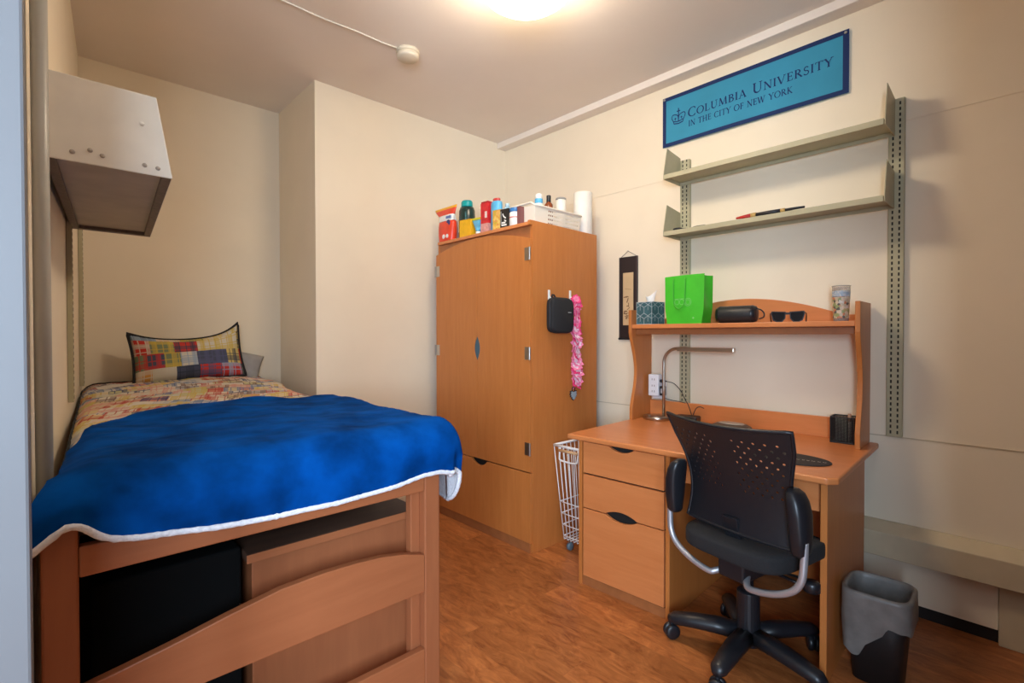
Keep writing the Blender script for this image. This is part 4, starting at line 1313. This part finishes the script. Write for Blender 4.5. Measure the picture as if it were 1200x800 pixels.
e = thing('tumbler', 'clear plastic tumbler with colourful print at the hutch right end', 'cup', DW(0.680, 0.125, ZS))
CLR = mat('clear_plastic', (.88, .85, .80), .12, trans=0.75)
MB().lathe([(.028, 0), (.030, .002), (.0365, .158), (.0385, .160), (.0375, .1615), (.0352, .158), (.029, .005)], (0, 0, 0), 32).build('cup_wall', CLR, e, smooth=True)
mb = MB()
mb.grid(36, 8, lambda u, v: ((.0308 + .0042 * (.012 + .095 * v) / .107) * cos(2 * pi * u), (.0308 + .0042 * (.012 + .095 * v) / .107) * sin(2 * pi * u), .014 + .095 * v), closed_u=True)
mb.build('printed_wrap', glyph_print_mat('cup_print', [(.50, .42, .30), (.28, .33, .14), (.62, .50, .36), (.10, .09, .08), (.55, .20, .10), (.60, .55, .48), (.42, .36, .16)], 85), e, smooth=True)
mb = MB()
mb.grid(36, 2, lambda u, v: ((.0352 + .0010 * v) * cos(2 * pi * u), (.0352 + .0010 * v) * sin(2 * pi * u), .112 + .026 * v), closed_u=True)
mb.build('title_band', glyph_print_mat('cup_title', [(.30, .38, .48), (.50, .52, .56), (.36, .44, .52), (.62, .60, .56)], 130), e, smooth=True)

# ------------------------------------------------------------------ things on the desktop
e = thing('desk_lamp', 'brushed nickel desk lamp with round base and slim flat head', 'lamp', DW(0.715, 1.055, ZD + .0005), DT)
MB().lathe([(.078, 0), (.082, .002), (.082, .017), (.079, .021), (.020, .022), (.008, .026)], (0, 0, 0), 48).build('lamp_base', NICKEL, e, smooth=True)
B('switch', (-.055, .02, .0215), (-.040, .035, .028), STEEL, e, .002)
pole = [(0, -.040, .022), (0, -.040, .18), (0, -.040, .335)]
pole += [(0, -.040 - .085 * (1 - cos(a)), .335 + .085 * sin(a)) for a in [pi / 2 * k / 10 for k in range(1, 11)]]
pole += [(0, -.18, .4215)]
MB().tube(pole, .0085, 14).build('stem', NICKEL, e, smooth=True)
B('lamp_head', (-.018, -.445, .406), (.018, -.128, .4275), NICKEL, e, .003)
B('light_strip', (-.013, -.435, .4035), (.013, -.150, .4061), mat('diffuser_tan', (.55, .42, .28), .5), e, .0005)

e = thing('plug_adapter', 'white multi-plug adapter on the wall behind the desk lamp', 'plug adapter', DW(0.788, 1.100, 0.945), DT)
B('adapter_body', (-.042, -.034, -.064), (.006, .034, .066), mat('adapter_white', (.70, .72, .78), .4), e, .006)
B('wall_plate', (.006, -.060, -.085), (.012, .030, .035), mat('plate_white', (.74, .74, .75), .4), e, .003)
so = MB()
for z in (-.042, -.008, .030):
    so.box((-.0424, .006, z), (-.0415, .009, z + .012)); so.box((-.0424, -.009, z), (-.0415, -.006, z + .012))
so.build('socket_slots', GAP, e)
pg = thing('power_plug', 'black plug in the upper side socket of the white adapter', 'plug', DW(0.772, 1.0655, 0.972), DT, 'plugs in the adapter')
MB().tube([(0, 0, 0), (0, -.016, 0), (0, -.030, 0), (0, -.040, -.001)], [.010, .010, .006, .003], 10).build('plug_body', BLACKP, pg, smooth=True)
MB().tube(bez([(0, -.040, -.001), (.005, -.085, -.012), (.012, -.125, -.055), (.016, -.150, -.105), (.017, -.165, -.130), (-.01, -.20, -.190), (-.05, -.21, -.213)], 6), .0022, 6).build('cable', BLACKP, pg, smooth=True)
pg = thing('power_plug', 'black charger block in the lower side socket of the white adapter', 'plug', DW(0.772, 1.0655, 0.916), DT, 'plugs in the adapter')
B('plug_body', (-.016, -.030, -.030), (.014, 0, .026), BLACKP, pg, .004)
B('label_patch', (-.0165, -.022, -.016), (-.0162, -.008, .012), mat('label_grey', (.35, .36, .38), .5), pg, 0)
MB().tube(bez([(0, -.020, -.030), (.0, -.03, -.045), (.008, -.07, -.055), (.012, -.12, -.060), (.014, -.15, -.066)], 6), .0020, 6).build('cable', BLACKP, pg, smooth=True)

e = thing('router', 'small black box with thin antenna wire behind the desk chair', 'box', DW(0.735, 0.880, ZD + .0005), DT + radians(5))
B('box_body', (-.04, -.065, 0), (.04, .065, .038), BLACKP, e, .008, seg=3)
MB().tube(bez([(.035, -.02, .036), (.040, -.035, .075), (.044, -.055, .088), (.044, -.080, .080)], 6), .0022, 6).build('wire', BLACKP, e, smooth=True)
e = thing('rounded_case', 'low brown-grey rounded case on the desk against the backsplash', 'case', DW(0.720, 0.625, ZD + .0005), DT)
MB().lathe([(.100, 0), (.104, .004), (.098, .016), (.078, .026), (.040, .029)], (0, 0, 0), 36, 'z', .62, 1).build('case_body', mat('case_dark', (.10, .07, .05), .35), e, smooth=True)
MB().lathe([(.070, .0262), (.062, .0292), (.030, .0305)], (0, 0, 0), 36, 'z', .62, 1).build('case_lid', mat('case_grey', (.42, .38, .34), .35), e, smooth=True)

e = thing('mouse_pad', 'black oval desk pad with a row of small white letters', 'desk pad', DW(0.215, 0.210, ZD + .0005), DT)
MB().lathe([(.148, 0), (.150, .001), (.149, .003), (.140, .0034)], (0, 0, 0), 64, 'z', .68, 1.0).build('pad', mat('pad_black', (.022, .020, .020), .7, vary=.3, scale=120), e, smooth=True)
mb = MB()
rr = random.Random(3)
y = .085
while y > -.128:
    l = rr.uniform(.008, .015)
    # illegible small letters, as in the photograph
    for k in range(2):
        stroke(mb, [(-.004, -.001 + k * .002), (.005, .001 - k * .002)], .0028, lambda a, b, y=y, k=k, l=l: (-.012 + a - .16 * y, y - k * l * .6 + b, .0037))
    stroke(mb, [(0, 0), (0, -.7)], .003 / .01, lambda a, b, y=y, l=l: (-.012 + a * .01 - .16 * y, y + b * l, .00375))
    y -= l + .006
mb.build('white_lettering', mat('letter_white', (.55, .50, .45), .6), e)

e = thing('pen_holder', 'black mesh pen holder in the desk corner by the hutch side', 'pen holder', DW(0.735, 0.1205, ZD + .0005), DT + radians(2))
hh, ww_ = 0.118, 0.046
mesh_m = mat('mesh_black', (.012, .012, .013), .45)
ph = MB()
for s_ in (-1, 1):
    n = 20
    for k in range(n + 1):
        t = -ww_ + 2 * ww_ * k / n
        ph.tube([(s_ * ww_, t, .004), (s_ * ww_, t, hh)], .0015, 4); ph.tube([(t, s_ * ww_, .004), (t, s_ * ww_, hh)], .0015, 4)
    for k in range(22):
        z = .006 + (hh - .008) * k / 21
        ph.tube([(s_ * ww_, -ww_, z), (s_ * ww_, ww_, z)], .0010, 4); ph.tube([(-ww_, s_ * ww_, z), (ww_, s_ * ww_, z)], .0010, 4)
ph.build('mesh_walls', mesh_m, e)
fr = MB()
for z in (.003, hh):
    cc = [(-ww_, -ww_, z), (ww_, -ww_, z), (ww_, ww_, z), (-ww_, ww_, z)]
    for i in range(4):
        fr.tube([cc[i], cc[(i + 1) % 4]], .0030, 8)
for a, b in ((-1, -1), (1, -1), (1, 1), (-1, 1)):
    fr.tube([(a * ww_, b * ww_, 0.001), (a * ww_, b * ww_, hh)], .0025, 8)
fr.build('frame', BLACKP, e)
B('base', (-ww_, -ww_, 0), (ww_, ww_, .003), BLACKP, e, 0)
pn = thing('marker_pen', 'white marker with orange tip standing in the mesh pen holder', 'pen', DW(0.722, 0.096, ZD + .0042), DT)
MB().lathe([(.006, 0), (.0065, .002), (.0065, .095)], (0, 0, 0), 14).build('barrel', WHITE, pn, smooth=True)
MB().lathe([(.0065, .0952), (.0068, .097), (.0068, .128), (.005, .132)], (0, 0, 0), 14).build('cap', mat('cap_tan', (.45, .25, .14), .4), pn, smooth=True)
nb = thing('note_pad', 'pale paper pad standing inside the mesh pen holder', 'paper pad', DW(0.745, 0.135, ZD + .0042), DT)
B('sheets', (-.012, -.026, 0), (.012, .022, .104), mat('paper_grey_green', (.42, .46, .40), .8), nb, .001)
B('backing', (.0122, -.026, 0), (.0135, .022, .106), mat('card_brown', (.30, .22, .14), .8), nb, 0)

# ------------------------------------------------------------------ hanging scroll
sc = thing('hanging_scroll', 'narrow black-framed hanging scroll with cream painting left of hutch', 'scroll', (WX - .002, 1.948, 1.228), RZ)
B('dark_mount', (0, -.010, 0), (.139, -.002, .535), mat('scroll_black', (.022, .014, .014), .55), sc, .001)
B('mount_edge', (0.0, -.014, 0), (.010, -.0102, .535), mat('scroll_edge', (.05, .035, .033), .4), sc, .001)
B('mount_edge', (.129, -.014, 0), (.139, -.0102, .535), mat('scroll_edge2', (.05, .035, .033), .4), sc, .001)
B('painting', (.030, -.0115, .085), (.109, -.0102, .43), mat('scroll_cream', (.62, .44, .24), .7, vary=.06, scale=12), sc, 0)
ik = MB()
rr = random.Random(11)
for k in range(16):
    cx_, cz_ = rr.uniform(.045, .095), rr.uniform(.13, .27)
    a = rr.uniform(0, pi)
    l = rr.uniform(.006, .016)
    stroke(ik, [(cx_ - l * cos(a), cz_ - l * sin(a)), (cx_ + l * .2, cz_ + l * .3), (cx_ + l * cos(a), cz_ + l * sin(a))], rr.uniform(.003, .007), lambda x, z, k=k: (x, -.0117 - k * .00003, z))
ik.build('brush_marks', mat('scroll_ink', (.16, .07, .03), .7), sc)
lnm = MB(); stroke(lnm, [(.045, .325), (.095, .318)], .003, lambda x, z: (x, -.0118, z)); lnm.build('brush_line', mat('scroll_line', (.35, .22, .10), .7), sc)
MB().tube([(-.006, -.007, -.004), (.145, -.007, -.004)], .007, 10).build('bottom_rod', BLACKP, sc, smooth=True)
MB().tube([(.01, -.006, .535), (.066, -.005, .572), (.129, -.006, .535)], .0016, 6).build('cord', BLACKP, sc)
MB().lathe([(.002, -.012), (.004, -.012), (.004, -.010), (.0015, -.010), (.0015, 0.0)], (.066, 0, .572), 10, 'y').build('nail', STEEL, sc)

# ------------------------------------------------------------------ office chair
CA = radians(-11)
cc_ = thing('office_chair', 'black swivel office chair with perforated back and silver arm tubes', 'chair', (1.93, 0.76, 0), CA)
S0 = -0.022
# local x forward (to the desk), y left
BK_P = BLACKP
half_top, half_bot = 0.243, 0.205
zb0, zt0 = 0.545, 0.945
def back_pt(a, b):
    """a -1..1 across, b 0..1 up"""
    w = half_bot + (half_top - half_bot) * b ** 1.6 - 0.020 * sin(pi * min(1, b * 1.25)) * (1 if b < .8 else 0)
    y = S0 + a * w
    lean = -0.135 - 0.100 * b ** 1.3 + 0.03 * sin(pi * b)
    x = lean + 0.045 * a * a * (0.5 + 0.5 * b)
    z = zb0 + (zt0 - zb0) * b - 0.012 * (1 - a * a) * b ** 6
    return (x, y, z)
NA, NBk = 26, 19
bm = MB()
holes = lambda i, j: (i + j) % 2 == 0 and 1 <= i <= NA - 2 and abs(i - (NA - 1) / 2) > 1.6 and 7 <= j <= NBk - 3
cache = {}
def cv(a, b):
    k = (round(a, 5), round(b, 5))
    if k not in cache:
        cache[k] = bm.b.verts.new(back_pt(a * 2 - 1, b))
    return cache[k]
for i in range(NA):
    for j in range(NBk):
        a0, a1, b0, b1 = i / NA, (i + 1) / NA, j / NBk, (j + 1) / NBk
        am, bmid = (a0 + a1) / 2, (b0 + b1) / 2
        rim = [cv(a0, b0), cv(am, b0), cv(a1, b0), cv(a1, bmid), cv(a1, b1), cv(am, b1), cv(a0, b1), cv(a0, bmid)]
        if holes(i, j):
            inn = []
            for k in range(8):
                ang = radians(225 + 45 * k)
                inn.append(bm.b.verts.new(back_pt((am + 0.0108 * cos(ang)) * 2 - 1, bmid + 0.0128 * sin(ang))))
            for k in range(8):
                l = (k + 1) % 8
                bm.face([rim[k], rim[l], inn[l], inn[k]])
        else:
            bm.face(rim)
bm.build('backrest', BK_P, cc_, smooth=False, solid=0.0045, off=0)
edge = [back_pt(-1 + 2 * t / 30, 1.0) for t in range(31)]
edge = [back_pt(-1, t / 20) for t in range(20)] + edge + [back_pt(1, 1 - t / 20) for t in range(1, 21)] + [back_pt(1 - 2 * t / 30, 0.0) for t in range(1, 31)]
MB().tube(edge, .0065, 8, cap=False).build('back_rim', BK_P, cc_, smooth=True)
# seat
def seat_pt(u, v):
    a = 2 * pi * u
    ex = 0.5
    x = 0.045 + 0.205 * math.copysign(abs(cos(a)) ** ex, cos(a)); y = S0 + 0.200 * math.copysign(abs(sin(a)) ** ex, sin(a))
    t = v * 2 - 1
    k = (1 - abs(t) ** 4) ** .25 if abs(t) < 1 else 0
    k = 0.86 + .14 * k
    zz = 0.455 + 0.034 * t - 0.02 * smooth(.12, .27, x)
    return ((x - .045) * k + .0, S0 + (y - S0) * k, zz + .035)
mb = MB(); V = mb.grid(48, 10, seat_pt, closed_u=True); mb.face(V[0]); mb.face(V[-1])
mb.build('seat', BLACKF, cc_, smooth=True)
# mechanism + spine
MB().box((-.14, S0 - .052, .372), (.10, S0 + .052, .455)).build('tilt_mechanism', BLACKP, cc_, bevel=.008)
MB().hexa([(-.10, S0 - .03, .40), (-.06, S0 - .03, .40), (-.06, S0 + .03, .40), (-.10, S0 + .03, .40)], [(-.150, S0 - .03, .60), (-.135, S0 - .03, .60), (-.135, S0 + .03, .60), (-.150, S0 + .03, .60)]).build('back_spine', BLACKP, cc_, bevel=.005)
MB().tube([(.02, S0 - .05, .385), (.02, S0 - .18, .38)], .006, 8).build('lever', BLACKP, cc_, smooth=True)
MB().lathe([(.008, 0), (.026, .002), (.026, .03), (.02, .036)], (.02, S0 - .20, .372), 16).build('tension_knob', BLACKP, cc_, smooth=True)
for s_ in (1, -1):
    def A(x, y, z): return (x, S0 + s_ * y, z)
    path = bez([A(-.10, .040, .392), A(-.135, .060, .382), A(-.15, .085, .376), A(-.155, .16, .395), A(-.155, .225, .430), A(-.152, .255, .475), A(-.150, .262, .54), A(-.150, .264, .60)], 7)
    MB().tube(path, .0115, 12).build('arm_tube', CHROME, cc_, smooth=True)
    pd = MB()
    pr = [(.548, .244, .018, .022), (.56, .246, .025, .030), (.62, .246, .028, .040), (.68, .243, .028, .044), (.720, .236, .026, .042), (.745, .228, .021, .036), (.758, .221, .012, .022)]
    rings = []
    for z_, yc, hy_, hx_ in pr:
        rings.append(pd.verts([(-.140 + hx_ * math.copysign(abs(cos(q_)) ** .7, cos(q_)), S0 + s_ * yc + hy_ * math.copysign(abs(sin(q_)) ** .7, sin(q_)), z_) for q_ in [2 * pi * k / 20 for k in range(20)]]))
    for ra, rb in zip(rings, rings[1:]):
        for k in range(20):
            pd.face([ra[k], ra[(k + 1) % 20], rb[(k + 1) % 20], rb[k]])
    pd.face(rings[0]); pd.face(rings[-1])
    pd.build('arm_pad', BLACKP, cc_, smooth=True)
# gas column and star base
BX, BY = 0.044, 0.026
MB().lathe([(.043, .10), (.041, .262), (.034, .266), (.020, .267), (.018, .375)], (BX, BY, 0), 24).build('gas_column', BLACKP, cc_, smooth=False, bevel=.001)
MB().lathe([(.040, .060), (.055, .068), (.055, .105), (.038, .128)], (BX, BY, 0), 28).build('hub', BLACKP, cc_, smooth=True)
for k, an in enumerate((110, 182, 254, 326, 38)):
    a = radians(an) - CA
    dx, dy = cos(a), sin(a)
    L_ = 0.285
    path = [(BX + dx * q_, BY + dy * q_, z_) for q_, z_ in ((.04, .098), (.12, .100), (.20, .095), (L_ - .01, .086), (L_ + .012, .080))]
    lg_ = MB().tube(path, [.039, .038, .035, .030, .016], 14, flat=.80).build('star_leg', BLACKP, cc_, smooth=True)
    ct = Vector((BX + dx * L_, BY + dy * L_, 0))
    MB().tube([(ct.x, ct.y, .070), (ct.x, ct.y, .048)], .009, 10).build('caster_stem', BLACKP, lg_)
    ta = a + radians(35 + 70 * k)
    for s_ in (-1, 1):
        tx, ty = cos(ta), sin(ta)
        wheel = MB()
        segs = 18
        nx, ny = -ty, tx
        r0, wd = .0300, .020
        rings = []
        for rr_, off in ((.010, .003), (r0 - .003, .003), (r0, .008), (r0, .017), (r0 - .004, .0215), (.010, .023)):
            rings.append(wheel.verts([(ct.x + nx * s_ * off + tx * rr_ * cos(2 * pi * i / segs), ct.y + ny * s_ * off + ty * rr_ * cos(2 * pi * i / segs), .0305 + rr_ * sin(2 * pi * i / segs)) for i in range(segs)]))
        for ra, rb in zip(rings, rings[1:]):
            for i in range(segs):
                wheel.face([ra[i], ra[(i + 1) % segs], rb[(i + 1) % segs], rb[i]])
        wheel.face(rings[0]); wheel.face(rings[-1])
        wheel.build('caster_wheel', BLACKP, lg_, smooth=True)

# ------------------------------------------------------------------ waste bin with liner
bn = thing('waste_bin', 'black waste bin with translucent liner folded over the rim', 'bin', (2.225, 0.408, 0), radians(2.5))
BH_ = 0.318
def bin_ring(k, grow=0.0, n=40):
    hx, hy = 0.078 + 0.022 * k + grow, 0.075 + 0.022 * k + grow
    out = []
    for i in range(n):
        a = 2 * pi * i / n
        out.append((hx * math.copysign(abs(cos(a)) ** .45, cos(a)), hy * math.copysign(abs(sin(a)) ** .45, sin(a))))
    return out
mb = MB()
rings = []
for k, z, g in ((0, 0, 0), (1, BH_, 0), (1, BH_ + .002, -.004), (0, .004, -.004)):
    rings.append(mb.verts([(x, y, z) for x, y in bin_ring(k, g)]))
for ra, rb in zip(rings, rings[1:]):
    for i in range(40):
        mb.face([ra[i], ra[(i + 1) % 40], rb[(i + 1) % 40], rb[i]])
mb.face(rings[0]); mb.face(rings[-1])
mb.build('bin_body', mat('bin_black', (.012, .012, .013), .5), bn, smooth=True)
LIN = mat('liner_plastic', (.18, .17, .16), .4, vary=.15, scale=25, bump=.4)
mb = MB()
def liner(u, v):
    i = u * 40
    n = 160
    k = int(u * n) % n
    base = lambda kk, g: bin_ring(kk, g, n)[k]
    wob = noise.noise(Vector((cos(2 * pi * u) * 2, sin(2 * pi * u) * 2, v * 3)))
    if v < .35:
        t = v / .35
        x, y = base(.25 + .75 * t, -.008 - .006 * abs(wob) * (1 - t)); z = .10 + (BH_ - .095) * t
    elif v < .5:
        t = (v - .35) / .15
        x, y = base(1, -.008 + .016 * t); z = BH_ + .006 + .006 * sin(pi * t)
    else:
        t = (v - .5) / .5
        a = 2 * pi * u
        # long flap on the front-left side, short one towards the right
        leng = 0.100 + 0.115 * smooth(.80, .94, cos(a - radians(150))) + .006 * sin(a * 5) + .004 * sin(a * 9 + 1)
        x, y = base(1 - .3 * t * leng / .3, .009 + .004 * wob * t + .004 * t); z = BH_ + .006 - leng * t
    return (x, y, z)
mb.grid(160, 24, liner, closed_u=True)
o = mb.build('liner', LIN, bn, smooth=True)
o['label'] = 'translucent grey bin liner'

# ------------------------------------------------------------------ ceiling: dome lamp, smoke detector, surface cable
lm = thing('ceiling_lamp', 'round glowing dome lamp on the ceiling', 'ceiling lamp', (1.510, 1.520, ZC))
em, et, ep = new_mat('lamp_glow')
ep.inputs['Base Color'].default_value = (.9, .85, .78, 1)
ep.inputs['Emission Color'].default_value = (*LAMP_COLOR, 1)
ep.inputs['Emission Strength'].default_value = LAMP_STRENGTH
MB().lathe([(.200, -.030), (.207, -.055), (.203, -.085), (.185, -.115), (.150, -.140), (.105, -.155), (.055, -.162), (.005, -.164)], (0, 0, 0), 48).build('diffuser', em, lm, smooth=True)
MB().lathe([(.200, -.0005), (.204, -.004), (.219, -.036), (.220, -.042), (.214, -.046), (.2085, -.044)], (0, 0, 0), 48).build('rim', WHITE, lm, smooth=True)
sd = thing('smoke_detector', 'round cream smoke detector on the ceiling at the cable end', 'smoke detector', (1.485, 2.425, ZC))
CRM = mat('detector_cream', (.70, .62, .48), .5)
MB().lathe([(.062, -.0005), (.064, -.003), (.064, -.016), (.060, -.018)], (0, 0, 0), 36).build('mounting_base', CRM, sd, smooth=True)
MB().lathe([(.050, -.0185), (.060, -.019), (.060, -.038), (.052, -.046), (.010, -.049)], (0, 0, 0), 36).build('sensor_cover', CRM, sd, smooth=True)
cp = [(wlx(2.50) + .01, 2.50, ZC - .0045)] + [(x, 2.46 - .03 * (x - .79) + .004 * sin(x * 14), ZC - .0045 + 0.0008 * sin(x * 23)) for x in [0.2 + .06 * k for k in range(20)]] + [(1.424, 2.43, ZC - .006)]
tag(MB().tube(cp, .0042, 8).build('surface_cable', mat('cable_white', (.74, .70, .62), .5), smooth=True), 'white cable run along the ceiling to the smoke detector', 'cable')
